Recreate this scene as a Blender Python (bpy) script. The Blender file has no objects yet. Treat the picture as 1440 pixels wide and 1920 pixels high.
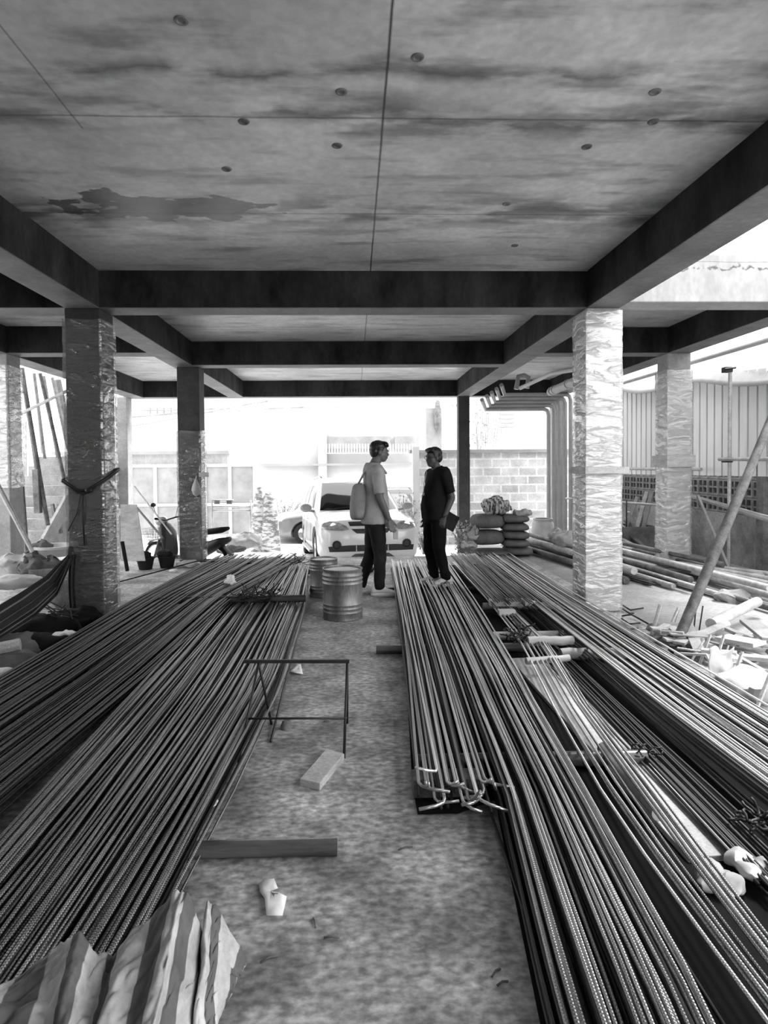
import bpy, bmesh, math, random
from mathutils import Vector, Matrix, noise
from mathutils.bvhtree import BVHTree
R = random.Random(7)
PI = math.pi
S = bpy.context.scene
COL = S.collection

# ------------------------------------------------------------------ camera
W_, H_ = 1440, 1920
F_ = 1150.0
YAW, PITCH, ROLL = 0.030, 0.025, -0.008
CPX, CPY = 699.0, 902.0
CAMH = 1.45
RM = Matrix.Rotation(-YAW, 3, 'Z') @ Matrix.Rotation(PI/2 - PITCH, 3, 'X') @ Matrix.Rotation(ROLL, 3, 'Z')
cd = bpy.data.cameras.new('camera')
cam = bpy.data.objects.new('camera', cd); COL.objects.link(cam)
cam.matrix_world = Matrix.Translation((0, 0, CAMH)) @ RM.to_4x4()
cd.sensor_fit = 'AUTO'; cd.sensor_width = 36.0
cd.lens = F_ * 36.0 / H_
cd.shift_x = (W_/2 - CPX) / H_
cd.shift_y = (CPY - H_/2) / H_
cd.clip_start = 0.05; cd.clip_end = 300
S.camera = cam

# ------------------------------------------------------------------ light
world = bpy.data.worlds.new('sky'); S.world = world
world.use_nodes = True
bg = world.node_tree.nodes['Background']
bg.inputs['Color'].default_value = (1, 1, 1, 1)
bg.inputs['Strength'].default_value = 3.2
sd = bpy.data.lights.new('sun', 'SUN'); sd.energy = 7.5; sd.angle = 0.35
sun = bpy.data.objects.new('sun', sd); COL.objects.link(sun)
sun.rotation_euler = (math.radians(-24), math.radians(22), 0)     # high, beyond the gate and over the open yard
vs = S.view_settings
vs.view_transform = 'Standard'; vs.look = 'None'; vs.gamma = 1.0
vs.exposure = 0.40
vs.use_curve_mapping = False
S.cycles.max_bounces = 10
S.cycles.diffuse_bounces = 6
S.cycles.transparent_max_bounces = 12

# ------------------------------------------------------------------ pixel helpers (depth is always given)
def ray(px, py):
    return RM @ Vector(((px - CPX)/F_, (CPY - py)/F_, -1.0))
def P(px, py, Y):
    d = ray(px, py); t = Y / d.y
    return Vector((d.x*t, Y, CAMH + d.z*t))
def G(px, py, z=0.0):
    d = ray(px, py); t = (z - CAMH) / d.z
    return Vector((d.x*t, d.y*t, z))

# ------------------------------------------------------------------ mesh builder
class MB:
    def __init__(s):
        s.v = []; s.f = []; s.uv = None
    def box(s, x0, x1, y0, y1, z0, z1, m=None):
        b = len(s.v)
        for z in (z0, z1):
            for x, y in ((x0, y0), (x1, y0), (x1, y1), (x0, y1)):
                p = Vector((x, y, z)); s.v.append(m @ p if m else p)
        for f in ((0,3,2,1),(4,5,6,7),(0,1,5,4),(1,2,6,5),(2,3,7,6),(3,0,4,7)):
            s.f.append([b+i for i in f])
        return s
    def bar(s, a, b, w, h, up=(0, 0, 1)):
        a = Vector(a); b = Vector(b); d = (b - a).normalized(); u = Vector(up)
        if abs(d.dot(u)) > 0.99: u = Vector((1, 0, 0))
        r = d.cross(u).normalized(); u = r.cross(d).normalized()
        k = len(s.v)
        for p in (a, b):
            for i, j in ((-1,-1),(1,-1),(1,1),(-1,1)):
                s.v.append(p + r*(i*w/2) + u*(j*h/2))
        for f in ((0,3,2,1),(4,5,6,7),(0,1,5,4),(1,2,6,5),(2,3,7,6),(3,0,4,7)):
            s.f.append([k+i for i in f])
        return s
    def tube(s, pts, r, n=8, caps=True):
        pts = [Vector(p) for p in pts]
        rs = r if isinstance(r, (list, tuple)) else [r]*len(pts)
        k = len(s.v); prev = None
        for i, p in enumerate(pts):
            if i == 0: d = pts[1] - pts[0]
            elif i == len(pts)-1: d = pts[-1] - pts[-2]
            else: d = (pts[i+1] - pts[i]).normalized() + (pts[i] - pts[i-1]).normalized()
            if d.length < 1e-9: d = Vector((0, 1, 0))
            d.normalize()
            if prev is None:
                u = Vector((0, 0, 1)) if abs(d.z) < 0.9 else Vector((1, 0, 0))
                a = d.cross(u).normalized()
            else:
                a = (prev - d*prev.dot(d)).normalized()
            prev = a; b = d.cross(a)
            for j in range(n):
                t = 2*PI*j/n
                s.v.append(p + (a*math.cos(t) + b*math.sin(t))*rs[i])
        for i in range(len(pts)-1):
            for j in range(n):
                j2 = (j+1) % n
                s.f.append([k+i*n+j, k+i*n+j2, k+(i+1)*n+j2, k+(i+1)*n+j])
        if caps:
            s.f.append([k+j for j in range(n)][::-1])
            s.f.append([k+(len(pts)-1)*n+j for j in range(n)])
        return s
    def lathe(s, prof, c=(0, 0, 0), n=32, m=None, caps=True):
        c = Vector(c); k = len(s.v)
        for r, z in prof:
            for j in range(n):
                t = 2*PI*j/n
                p = Vector((r*math.cos(t), r*math.sin(t), z))
                s.v.append((m @ p if m else p) + c)
        for i in range(len(prof)-1):
            for j in range(n):
                j2 = (j+1) % n
                s.f.append([k+i*n+j, k+i*n+j2, k+(i+1)*n+j2, k+(i+1)*n+j])
        if caps:
            s.f.append([k+j for j in range(n)][::-1])
            s.f.append([k+(len(prof)-1)*n+j for j in range(n)])
        return s
    def loft(s, rings, caps=True):
        k = len(s.v); n = len(rings[0])
        for r in rings: s.v.extend(Vector(p) for p in r)
        for i in range(len(rings)-1):
            for j in range(n):
                j2 = (j+1) % n
                s.f.append([k+i*n+j, k+i*n+j2, k+(i+1)*n+j2, k+(i+1)*n+j])
        if caps:
            s.f.append([k+j for j in range(n)][::-1])
            s.f.append([k+(len(rings)-1)*n+j for j in range(n)])
        return s
    def ell(s, c, r, n=16, rot=None):
        c = Vector(c); k = len(s.v); m = n//2
        for i in range(1, m):
            a = PI*i/m
            for j in range(n):
                t = 2*PI*j/n
                p = Vector((r[0]*math.sin(a)*math.cos(t), r[1]*math.sin(a)*math.sin(t), r[2]*math.cos(a)))
                s.v.append((rot @ p if rot else p) + c)
        for q in (1, -1):
            p = Vector((0, 0, r[2]*q)); s.v.append((rot @ p if rot else p) + c)
        t_, b_ = len(s.v)-2, len(s.v)-1
        for i in range(m-2):
            for j in range(n):
                j2 = (j+1) % n
                s.f.append([k+i*n+j, k+(i+1)*n+j, k+(i+1)*n+j2, k+i*n+j2])
        for j in range(n):
            j2 = (j+1) % n
            s.f.append([t_, k+j, k+j2]); s.f.append([b_, k+(m-2)*n+j2, k+(m-2)*n+j])
        return s
    def grid(s, fn, nu, nv, uv=False):
        k = len(s.v)
        for i in range(nu+1):
            for j in range(nv+1):
                s.v.append(Vector(fn(i/nu, j/nv)))
        for i in range(nu):
            for j in range(nv):
                a = k+i*(nv+1)+j
                s.f.append([a, a+nv+1, a+nv+2, a+1])
        if uv: s.uv = [(i/nu, j/nv) for i in range(nu+1) for j in range(nv+1)]
        return s
    def poly(s, pts, h, d=(0, 0, 1)):
        k = len(s.v); n = len(pts); d = Vector(d)*h
        for p in pts: s.v.append(Vector(p))
        for p in pts: s.v.append(Vector(p) + d)
        s.f.append([k+i for i in range(n)][::-1]); s.f.append([k+n+i for i in range(n)])
        for i in range(n):
            j = (i+1) % n; s.f.append([k+i, k+j, k+n+j, k+n+i])
        return s
    def jitter(s, a, sc=3.0, seed=0.0):
        o = Vector((seed, seed*1.7, seed*0.3))
        s.v = [p + noise.noise_vector(p*sc + o)*a for p in s.v]
        return s
    def xf(s, m):
        s.v = [m @ p for p in s.v]; return s
    def build(s, name, mat, parent=None, smooth=False, bevel=0, local=False, mods=(), recalc=True):
        me = bpy.data.meshes.new(name)
        if parent is not None:
            org = Vector((0, 0, 0)) if local else parent_origin(parent)
        elif local: org = Vector((0, 0, 0))
        else:
            xs = [p.x for p in s.v]; ys = [p.y for p in s.v]
            org = Vector(((min(xs)+max(xs))/2, (min(ys)+max(ys))/2, min(p.z for p in s.v)))
        me.from_pydata([p - org for p in s.v], [], s.f)
        if s.uv:
            l = me.uv_layers.new(name='uv')
            for lp in me.loops: l.data[lp.index].uv = s.uv[lp.vertex_index]
        if recalc:
            bm = bmesh.new(); bm.from_mesh(me); bmesh.ops.recalc_face_normals(bm, faces=bm.faces); bm.to_mesh(me); bm.free()
        if smooth:
            me.polygons.foreach_set('use_smooth', [True]*len(me.polygons))
            if smooth != 'all':
                try: me.set_sharp_from_angle(angle=math.radians(40))
                except Exception: pass
        if mat: me.materials.append(mat)
        o = bpy.data.objects.new(name, me); COL.objects.link(o)
        if parent is not None: o.parent = parent
        else: o.location = org
        if bevel:
            b = o.modifiers.new('bevel', 'BEVEL'); b.width = bevel; b.segments = 2; b.limit_method = 'ANGLE'
        for t, kw in mods:
            m = o.modifiers.new(t.lower(), t)
            for a, val in kw.items(): setattr(m, a, val)
        return o
def parent_origin(p):
    o = Vector(p.location)
    while p.parent: p = p.parent; o += Vector(p.location)
    return o
def tag(o, label=None, cat=None, group=None, kind=None):
    if label: o['label'] = label
    if cat: o['category'] = cat
    if group: o['group'] = group
    if kind: o['kind'] = kind
    return o
def thing(name, label, cat, loc=(0, 0, 0), rz=0, group=None):
    o = bpy.data.objects.new(name, None); COL.objects.link(o)
    o.location = loc; o.rotation_euler = (0, 0, rz); o.empty_display_size = 0.1
    return tag(o, label, cat, group)
def struct(name, mb, mat, **k):
    o = mb.build(name, mat, **k); o['kind'] = 'structure'; return o
def dup(root, label=None, group=None, loc=None, rz=None):
    r = root.copy(); COL.objects.link(r)
    if loc is not None: r.location = loc
    if rz is not None: r.rotation_euler = (0, 0, rz)
    if label: r['label'] = label
    if group: r['group'] = group
    for ch in list(root.children):
        c = ch.copy(); COL.objects.link(c); c.parent = r
        for g in list(ch.children):
            d = g.copy(); COL.objects.link(d); d.parent = c
    return r
def remesh_mb(mb, voxel, smooth_it=4, fac=0.5):
    """fuses overlapping closed shells into one continuous skin and returns it as a builder"""
    o = mb.build('tmp', None, local=True)
    m = o.modifiers.new('r', 'REMESH'); m.mode = 'VOXEL'; m.voxel_size = voxel
    if smooth_it:
        q = o.modifiers.new('s', 'SMOOTH'); q.factor = fac; q.iterations = smooth_it
    dg = bpy.context.evaluated_depsgraph_get(); dg.update()
    me = bpy.data.meshes.new_from_object(o.evaluated_get(dg))
    out = MB(); out.v = [v.co.copy() for v in me.vertices]; out.f = [list(p.vertices) for p in me.polygons]
    bpy.data.objects.remove(o); bpy.data.meshes.remove(me)
    return out

# ------------------------------------------------------------------ materials (all grey, the photograph is black and white)
def g(v): return (v, v, v, 1)
def mat(name, lo, hi=None, scale=4.0, rough=0.8, metal=0.0, bump=0.0, bscale=None, stretch=(1, 1, 1), detail=6,
        wave=None, spec=None, cuts=(0.35, 0.65), fine=0.0, alpha=None, coat=0.0, sss=None):
    m = bpy.data.materials.new(name); m.use_nodes = True
    nt = m.node_tree; N = nt.nodes; L = nt.links
    b = N['Principled BSDF']
    b.inputs['Roughness'].default_value = rough; b.inputs['Metallic'].default_value = metal
    if spec is None and rough >= 0.8: spec = 0.15
    if spec is not None: b.inputs['Specular IOR Level'].default_value = spec
    if coat: b.inputs['Coat Weight'].default_value = coat; b.inputs['Coat Roughness'].default_value = 0.05
    if hi is None: hi = lo
    tc = N.new('ShaderNodeTexCoord'); mp = N.new('ShaderNodeMapping')
    mp.inputs['Scale'].default_value = stretch
    L.new(tc.outputs['Object'], mp.inputs['Vector'])
    n1 = N.new('ShaderNodeTexNoise'); n1.inputs['Scale'].default_value = scale; n1.inputs['Detail'].default_value = detail
    n1.inputs['Roughness'].default_value = 0.66
    L.new(mp.outputs[0], n1.inputs['Vector'])
    r = N.new('ShaderNodeValToRGB'); r.color_ramp.elements[0].color = g(lo); r.color_ramp.elements[1].color = g(hi)
    r.color_ramp.elements[0].position = cuts[0]; r.color_ramp.elements[1].position = cuts[1]
    L.new(n1.outputs['Fac'], r.inputs['Fac'])
    out = r.outputs[0]
    if fine:
        n2 = N.new('ShaderNodeTexNoise'); n2.inputs['Scale'].default_value = scale*14; n2.inputs['Detail'].default_value = 3
        L.new(mp.outputs[0], n2.inputs['Vector'])
        mr = N.new('ShaderNodeMapRange'); mr.inputs['To Min'].default_value = 1-fine; mr.inputs['To Max'].default_value = 1+fine
        mr.inputs['From Min'].default_value = 0.3; mr.inputs['From Max'].default_value = 0.7
        L.new(n2.outputs['Fac'], mr.inputs['Value'])
        mx = N.new('ShaderNodeMix'); mx.data_type = 'RGBA'; mx.blend_type = 'MULTIPLY'; mx.inputs[0].default_value = 1
        L.new(out, mx.inputs[6]); L.new(mr.outputs[0], mx.inputs[7]); out = mx.outputs[2]
    L.new(out, b.inputs['Base Color'])
    if bump:
        n3 = N.new('ShaderNodeTexNoise'); n3.inputs['Scale'].default_value = bscale or scale*3; n3.inputs['Detail'].default_value = 5
        L.new(mp.outputs[0], n3.inputs['Vector'])
        bp = N.new('ShaderNodeBump'); bp.inputs['Strength'].default_value = min(1, bump*10); bp.inputs['Distance'].default_value = bump
        L.new(n3.outputs['Fac'], bp.inputs['Height']); L.new(bp.outputs[0], b.inputs['Normal'])
    if alpha is not None: b.inputs['Alpha'].default_value = alpha
    m['out'] = 1
    return m
def last_color(m):
    """(nodes, links, bsdf, socket now feeding the base colour)"""
    nt = m.node_tree; b = nt.nodes['Principled BSDF']
    return nt.nodes, nt.links, b, b.inputs['Base Color'].links[0].from_socket
def math_node(N, L, op, a, b=None, c=None):
    n = N.new('ShaderNodeMath'); n.operation = op
    for i, x in enumerate((a, b, c)):
        if x is None: continue
        if isinstance(x, (int, float)): n.inputs[i].default_value = x
        else: L.new(x, n.inputs[i])
    return n.outputs[0]
def mul_color(m, fac_fn):
    N, L, b, src = last_color(m)
    tc = N.new('ShaderNodeTexCoord'); sx = N.new('ShaderNodeSeparateXYZ'); L.new(tc.outputs['Object'], sx.inputs[0])
    f = fac_fn(N, L, tc.outputs['Object'], sx.outputs[0], sx.outputs[1], sx.outputs[2])
    mx = N.new('ShaderNodeMix'); mx.data_type = 'RGBA'; mx.blend_type = 'MULTIPLY'; mx.inputs[0].default_value = 1
    L.new(src, mx.inputs[6]); L.new(f, mx.inputs[7]); L.new(mx.outputs[2], b.inputs['Base Color'])
def line_mask(N, L, coord, at, w, nz=None, amp=0.02):
    """1 away from the line, low on it"""
    d = math_node(N, L, 'SUBTRACT', coord, at)
    if nz is not None:
        d = math_node(N, L, 'ADD', d, math_node(N, L, 'MULTIPLY', math_node(N, L, 'SUBTRACT', nz, 0.5), amp))
    d = math_node(N, L, 'ABSOLUTE', d)
    mr = N.new('ShaderNodeMapRange'); mr.inputs['From Min'].default_value = 0; mr.inputs['From Max'].default_value = w
    L.new(d, mr.inputs['Value']); return mr.outputs[0]
def nz(N, L, vec, scale, detail=4, stretch=None, loc=None):
    if stretch or loc:
        mp = N.new('ShaderNodeMapping')
        if stretch: mp.inputs['Scale'].default_value = stretch
        if loc: mp.inputs['Location'].default_value = loc
        L.new(vec, mp.inputs['Vector']); vec = mp.outputs[0]
    n = N.new('ShaderNodeTexNoise'); n.inputs['Scale'].default_value = scale; n.inputs['Detail'].default_value = detail
    L.new(vec, n.inputs['Vector']); return n.outputs['Fac']
def rmp(N, L, x, a, b, ta=0.0, tb=1.0):
    mr = N.new('ShaderNodeMapRange'); mr.inputs['From Min'].default_value = a; mr.inputs['From Max'].default_value = b
    mr.inputs['To Min'].default_value = ta; mr.inputs['To Max'].default_value = tb
    L.new(x, mr.inputs['Value']); return mr.outputs[0]

M = {}
M['ceil'] = mat('board_marked_concrete', 0.38, 0.60, scale=1.3, rough=0.36, bump=0.004, bscale=18, fine=0.12, detail=9)
def ceil_marks(N, L, v, x, y, z):
    # the object's origin sits in the world origin, so these are metres in the building
    n = nz(N, L, v, 3.0)
    a = line_mask(N, L, x, 0.17, 0.010, n, 0.01)
    l_ = rmp(N, L, line_mask(N, L, x, -1.47, 0.008, n, 0.01), 0, 1, 0.35, 1)
    a = math_node(N, L, 'MULTIPLY', a, math_node(N, L, 'MAXIMUM', l_, rmp(N, L, y, 3.44, 3.46)))
    for yy in (0.86, 2.1, 3.33, 4.58, 7.2, 8.4, 10.8, 12.0):
        a = math_node(N, L, 'MULTIPLY', a, rmp(N, L, line_mask(N, L, y, yy, 0.012, n, 0.02), 0, 1, 0.35, 1))
    # damp streaks that follow the boards' width
    st = nz(N, L, v, 1.6, 6, (1.0, 4.2, 1.0))
    a = math_node(N, L, 'MULTIPLY', a, rmp(N, L, st, 0.52, 0.66, 1.0, 0.55))
    # wet bands along the joints
    for yy, w in ((3.33, 0.22), (4.58, 0.45), (2.95, 0.12)):
        d = line_mask(N, L, y, yy, w, nz(N, L, v, 2.2, 5), 0.5)
        k = rmp(N, L, nz(N, L, v, 2.6, 6, (1, 2.2, 1), (3, 1, 0)), 0.43, 0.58, 0.0, 0.72)
        inv = math_node(N, L, 'SUBTRACT', 1.0, d)
        a = math_node(N, L, 'MULTIPLY', a, math_node(N, L, 'SUBTRACT', 1.0, math_node(N, L, 'MULTIPLY', inv, k)))
    # the big dark stain
    dx = math_node(N, L, 'DIVIDE', math_node(N, L, 'ADD', x, 1.35), 0.85)
    dy = math_node(N, L, 'DIVIDE', math_node(N, L, 'SUBTRACT', y, 4.45), 0.30)
    r2 = math_node(N, L, 'SQRT', math_node(N, L, 'ADD', math_node(N, L, 'MULTIPLY', dx, dx), math_node(N, L, 'MULTIPLY', dy, dy)))
    r2 = math_node(N, L, 'ADD', r2, math_node(N, L, 'MULTIPLY', math_node(N, L, 'SUBTRACT', nz(N, L, v, 3.5, 7, (1, 1.6, 1)), 0.5), 3.2))
    a = math_node(N, L, 'MULTIPLY', a, rmp(N, L, r2, 0.65, 0.75, 0.20, 1.0))
    return a
mul_color(M['ceil'], ceil_marks)
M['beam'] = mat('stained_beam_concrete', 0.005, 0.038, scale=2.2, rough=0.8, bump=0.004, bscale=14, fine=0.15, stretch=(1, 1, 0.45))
M['soffit'] = mat('board_marked_lit_soffit', 0.08, 0.17, scale=2.0, rough=0.6, bump=0.004, bscale=14, fine=0.15)  # board-marked, and lightened: bounce from below is put into the colour
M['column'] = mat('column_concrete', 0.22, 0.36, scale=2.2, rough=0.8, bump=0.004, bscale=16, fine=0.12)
M['colshade'] = mat('shaded_column_concrete', 0.015, 0.05, scale=2.2, rough=0.75, bump=0.004, bscale=16, fine=0.15)  # darker copy of the column concrete: shade is put into the colour
M['floor'] = mat('worn_floor_concrete', 0.22, 0.42, scale=2.6, rough=0.62, bump=0.003, bscale=22, fine=0.22, detail=9)
def floor_marks(N, L, v, x, y, z):
    s = rmp(N, L, nz(N, L, v, 24, 10, (1, 1.6, 1), (4, 2, 0)), 0.36, 0.74, 0.62, 1.75)
    d = rmp(N, L, nz(N, L, v, 3.2, 9, None, (1, 7, 0)), 0.38, 0.56, 0.60, 1.12)
    return math_node(N, L, 'MULTIPLY', s, d)
mul_color(M['floor'], floor_marks)
M['yard'] = mat('dusty_yard_concrete', 0.24, 0.36, scale=1.5, rough=0.9, bump=0.006, bscale=10, fine=0.15)
M['debarked'] = mat('debarked_log', 0.03, 0.14, scale=7, rough=0.28, bump=0.006, stretch=(0.3, 2, 2))
M['bearer'] = mat('grimy_bearer', 0.08, 0.20, scale=6, rough=0.8, bump=0.003, stretch=(0.3, 2, 2))
M['street'] = mat('pale_road', 0.70, 0.80, scale=1.2, rough=0.95, fine=0.1)  # light concrete, pale by itself
M['parapet'] = mat('weathered_plaster', 0.30, 0.42, scale=1.5, rough=0.9, bump=0.004, fine=0.1, stretch=(1, 1, 0.5))
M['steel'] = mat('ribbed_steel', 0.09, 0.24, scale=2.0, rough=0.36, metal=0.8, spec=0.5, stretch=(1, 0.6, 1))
M['steellit'] = mat('lit_ribbed_steel', 0.30, 0.52, scale=2.0, rough=0.34, metal=0.85, stretch=(1, 0.6, 1))  # paler copy of the steel: light from the right put into the colour
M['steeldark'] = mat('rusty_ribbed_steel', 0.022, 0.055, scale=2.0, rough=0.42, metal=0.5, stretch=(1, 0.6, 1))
for k in ('steel', 'steeldark', 'steellit'):
    N, L, b, _ = last_color(M[k])
    oi = N.new('ShaderNodeObjectInfo'); vr = rmp(N, L, oi.outputs['Random'], 0, 1, 0.45, 1.5)
    mx = N.new('ShaderNodeMix'); mx.data_type = 'RGBA'; mx.blend_type = 'MULTIPLY'; mx.inputs[0].default_value = 1
    L.new(_, mx.inputs[6]); L.new(vr, mx.inputs[7]); L.new(mx.outputs[2], b.inputs['Base Color'])
    tc = N.new('ShaderNodeTexCoord'); wv = N.new('ShaderNodeTexWave'); wv.bands_direction = 'Y'; wv.inputs['Scale'].default_value = 32
    wv.inputs['Distortion'].default_value = 0.0
    L.new(tc.outputs['Object'], wv.inputs['Vector'])
    bp = N.new('ShaderNodeBump'); bp.inputs['Strength'].default_value = 0.6; bp.inputs['Distance'].default_value = 0.0025
    L.new(wv.outputs['Fac'], bp.inputs['Height']); L.new(bp.outputs[0], b.inputs['Normal'])
M['log'] = mat('peeled_timber', 0.28, 0.50, scale=6, rough=0.7, bump=0.003, stretch=(0.3, 2, 2))
M['logdark'] = mat('wet_timber', 0.02, 0.05, scale=6, rough=0.6, bump=0.003)
M['wood'] = mat('sawn_plank', 0.34, 0.55, scale=5, rough=0.8, bump=0.002, stretch=(1, 1, 3), fine=0.15)
M['wooddark'] = mat('old_plank', 0.10, 0.22, scale=5, rough=0.85, bump=0.002, fine=0.2)
M['woodlight'] = mat('pale_plank', 0.22, 0.34, scale=5, rough=0.85, fine=0.12)
M['iron'] = mat('black_iron', 0.018, 0.03, scale=9, rough=0.5, metal=0.4)
M['pipe'] = mat('scaffold_pipe', 0.30, 0.50, scale=5, rough=0.5, metal=0.3, fine=0.2)
M['pipedark'] = mat('rusty_prop', 0.035, 0.14, scale=7, rough=0.6, metal=0.2, fine=0.25)
M['pvc'] = mat('grey_pvc', 0.30, 0.38, scale=3, rough=0.35)
M['white'] = mat('white_plastic', 0.36, 0.50, scale=3, rough=0.5)
M['paper'] = mat('paper', 0.80, 0.90, scale=8, rough=0.9, bump=0.002)
M['black'] = mat('black_matte', 0.012, 0.02, rough=0.6)
M['rubber'] = mat('rubber', 0.015, 0.02, rough=0.8)
M['ribsheet'] = mat('zinc_sheet', 0.66, 0.80, scale=1.2, rough=0.5, stretch=(1, 1, 0.3))
M['plaster'] = mat('rough_plaster_wall', 0.15, 0.34, scale=1.8, rough=0.9, bump=0.01, fine=0.15, detail=8)
M['tarp'] = mat('pale_tarpaulin', 0.30, 0.42, scale=1.5, rough=0.6, bump=0.02, bscale=4)
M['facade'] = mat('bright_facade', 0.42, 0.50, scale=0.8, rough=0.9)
M['facadegrey'] = mat('grey_facade', 0.22, 0.30, scale=0.8, rough=0.9)  # plain mid grey for copings, ledges and lines

M['sackl'] = mat('pale_sack', 0.30, 0.44, scale=5, rough=0.9, bump=0.01, bscale=9)
M['gatep'] = mat('pale_metal_panel', 0.22, 0.32, scale=2, rough=0.8)
M['stripecloth2'] = mat('striped_sheet', 0.22, 0.6, scale=5, rough=0.9, stretch=(1, 1, 3), cuts=(.47, .53))

# thin plastic film over the columns
def film(name, cover, white):
    m = bpy.data.materials.new(name); m.use_nodes = True
    N = m.node_tree.nodes; L = m.node_tree.links; N.clear()
    out = N.new('ShaderNodeOutputMaterial')
    tc = N.new('ShaderNodeTexCoord')
    mp = N.new('ShaderNodeMapping'); mp.inputs['Rotation'].default_value = (0.95, 0.75, 0.3); mp.inputs['Scale'].default_value = (1.0, 1.0, 3.6)
    L.new(tc.outputs['Object'], mp.inputs['Vector'])
    n = N.new('ShaderNodeTexNoise'); n.inputs['Scale'].default_value = 2.6; n.inputs['Detail'].default_value = 5; n.inputs['Distortion'].default_value = 0.25
    L.new(mp.outputs[0], n.inputs['Vector'])
    rid = math_node(N, L, 'POWER', math_node(N, L, 'SUBTRACT', 1.0, math_node(N, L, 'ABSOLUTE', math_node(N, L, 'MULTIPLY', math_node(N, L, 'SUBTRACT', n.outputs['Fac'], 0.5), 7.0)), ), 3.0)
    rid = math_node(N, L, 'MAXIMUM', rid, 0.0)
    bp = N.new('ShaderNodeBump'); bp.inputs['Strength'].default_value = 1.0; bp.inputs['Distance'].default_value = 0.035
    L.new(math_node(N, L, 'ADD', math_node(N, L, 'MULTIPLY', rid, 0.35), n.outputs['Fac']), bp.inputs['Height'])
    gl = N.new('ShaderNodeBsdfGlossy'); gl.inputs['Roughness'].default_value = 0.16; gl.inputs['Color'].default_value = g(0.9)
    L.new(bp.outputs[0], gl.inputs['Normal'])
    df = N.new('ShaderNodeBsdfDiffuse'); df.inputs['Color'].default_value = g(white)
    tr = N.new('ShaderNodeBsdfTransparent')
    fr = N.new('ShaderNodeLayerWeight'); fr.inputs['Blend'].default_value = 0.35; L.new(bp.outputs[0], fr.inputs['Normal'])
    m1 = N.new('ShaderNodeMixShader')
    rr = N.new('ShaderNodeMapRange'); rr.inputs['From Min'].default_value = 0.0; rr.inputs['From Max'].default_value = 0.8
    rr.inputs['To Min'].default_value = cover; rr.inputs['To Max'].default_value = cover*1.25
    L.new(rid, rr.inputs['Value'])
    L.new(rr.outputs[0], m1.inputs[0]); L.new(tr.outputs[0], m1.inputs[1]); L.new(df.outputs[0], m1.inputs[2])
    m2 = N.new('ShaderNodeMixShader')
    r2 = N.new('ShaderNodeMapRange'); r2.inputs['To Min'].default_value = 0.14; r2.inputs['To Max'].default_value = 0.55
    L.new(fr.outputs['Fresnel'], r2.inputs['Value'])
    L.new(r2.outputs[0], m2.inputs[0]); L.new(m1.outputs[0], m2.inputs[1]); L.new(gl.outputs[0], m2.inputs[2])
    L.new(m2.outputs[0], out.inputs[0])
    return m
M['film'] = film('clear_film', 0.07, 0.75)
M['filmwhite'] = film('milky_film', 0.35, 0.75)
# ================================================================== the building
ZB, ZC = 2.96, 3.31       # beam soffit, slab soffit
def GRADE(y, x=0.0):
    y0, y1 = (9.75, 10.15) if x < 1.75 else (11.0, 12.0)
    if y < y0: return 0.0
    e = -0.36 - 0.045*(min(y, 15.5)-10.15)
    return e if y > y1 else e*(y-y0)/(y1-y0)
def sub_box(mb, x0, x1, y0, y1, z0, z1, step=0.5): return mb.box(x0, x1, y0, y1, z0, z1)

o = struct('ceiling', MB().box(-4.85, 2.59, -3.5, 13.7, ZC, ZC+0.15).box(2.59, 4.62, 5.95, 13.7, ZC, ZC+0.15), M['ceil'], local=True)
ceiling = o
# cast-in sleeves that show as small rings in the slab
for px, py in ((340,38),(457,228),(632,273),(640,172),(1225,228),(1100,275),(1228,172),(950,382),(425,317),(783,107),(965,460)):
    c = G(px, py, ZC)
    q = MB().lathe([(0.014, -0.001), (0.020, -0.006), (0.028, -0.005), (0.032, 0.001)], (c.x, c.y, ZC), 20).build('form_tie_ring', M['soffit'], ceiling, smooth=True)
# floors
n_ = 24
def floor_pt(x0, x1, y0, y1):
    def f(u, v):
        y = y0 + (y1-y0)*v
        return (x0 + (x1-x0)*u, y, GRADE(y, x0 + (x1-x0)*u))
    return f
mb = MB().grid(floor_pt(-4.9, 2.62, -4.0, 9.75), 4, 20)
struct('floor', mb, M['floor'], local=True)
struct('driveway', MB().grid(floor_pt(-4.9, 2.62, 9.75, 14.2), 24, 90), M['street'], local=True)
mb = MB().grid(floor_pt(2.62, 12.0, -4.0, 14.2), 2, 182)
struct('yard_ground', mb, M['yard'], local=True)
mb = MB().grid(floor_pt(-14.0, -4.9, -4.0, 14.2), 2, 182)
struct('side_ground', mb, M['yard'], local=True)
struct('street', MB().grid(lambda u, v: (-30+60*u, 14.2+45*v, GRADE(14.2+45*v)-0.002), 4, 40), M['street'], local=True)

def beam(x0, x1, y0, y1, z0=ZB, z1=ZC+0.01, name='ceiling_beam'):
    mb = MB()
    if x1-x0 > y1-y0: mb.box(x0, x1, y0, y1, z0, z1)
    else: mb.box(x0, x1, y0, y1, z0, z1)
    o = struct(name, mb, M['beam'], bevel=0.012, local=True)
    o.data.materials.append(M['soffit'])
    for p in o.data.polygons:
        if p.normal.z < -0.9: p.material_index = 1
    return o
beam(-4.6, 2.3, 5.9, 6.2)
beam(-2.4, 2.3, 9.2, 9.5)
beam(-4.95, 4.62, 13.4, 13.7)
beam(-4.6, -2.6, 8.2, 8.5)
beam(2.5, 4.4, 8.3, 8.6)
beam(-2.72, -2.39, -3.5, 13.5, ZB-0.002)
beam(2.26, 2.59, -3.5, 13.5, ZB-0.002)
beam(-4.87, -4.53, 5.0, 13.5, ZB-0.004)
beam(4.30, 4.62, 6.1, 13.5, ZB-0.004)
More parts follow.
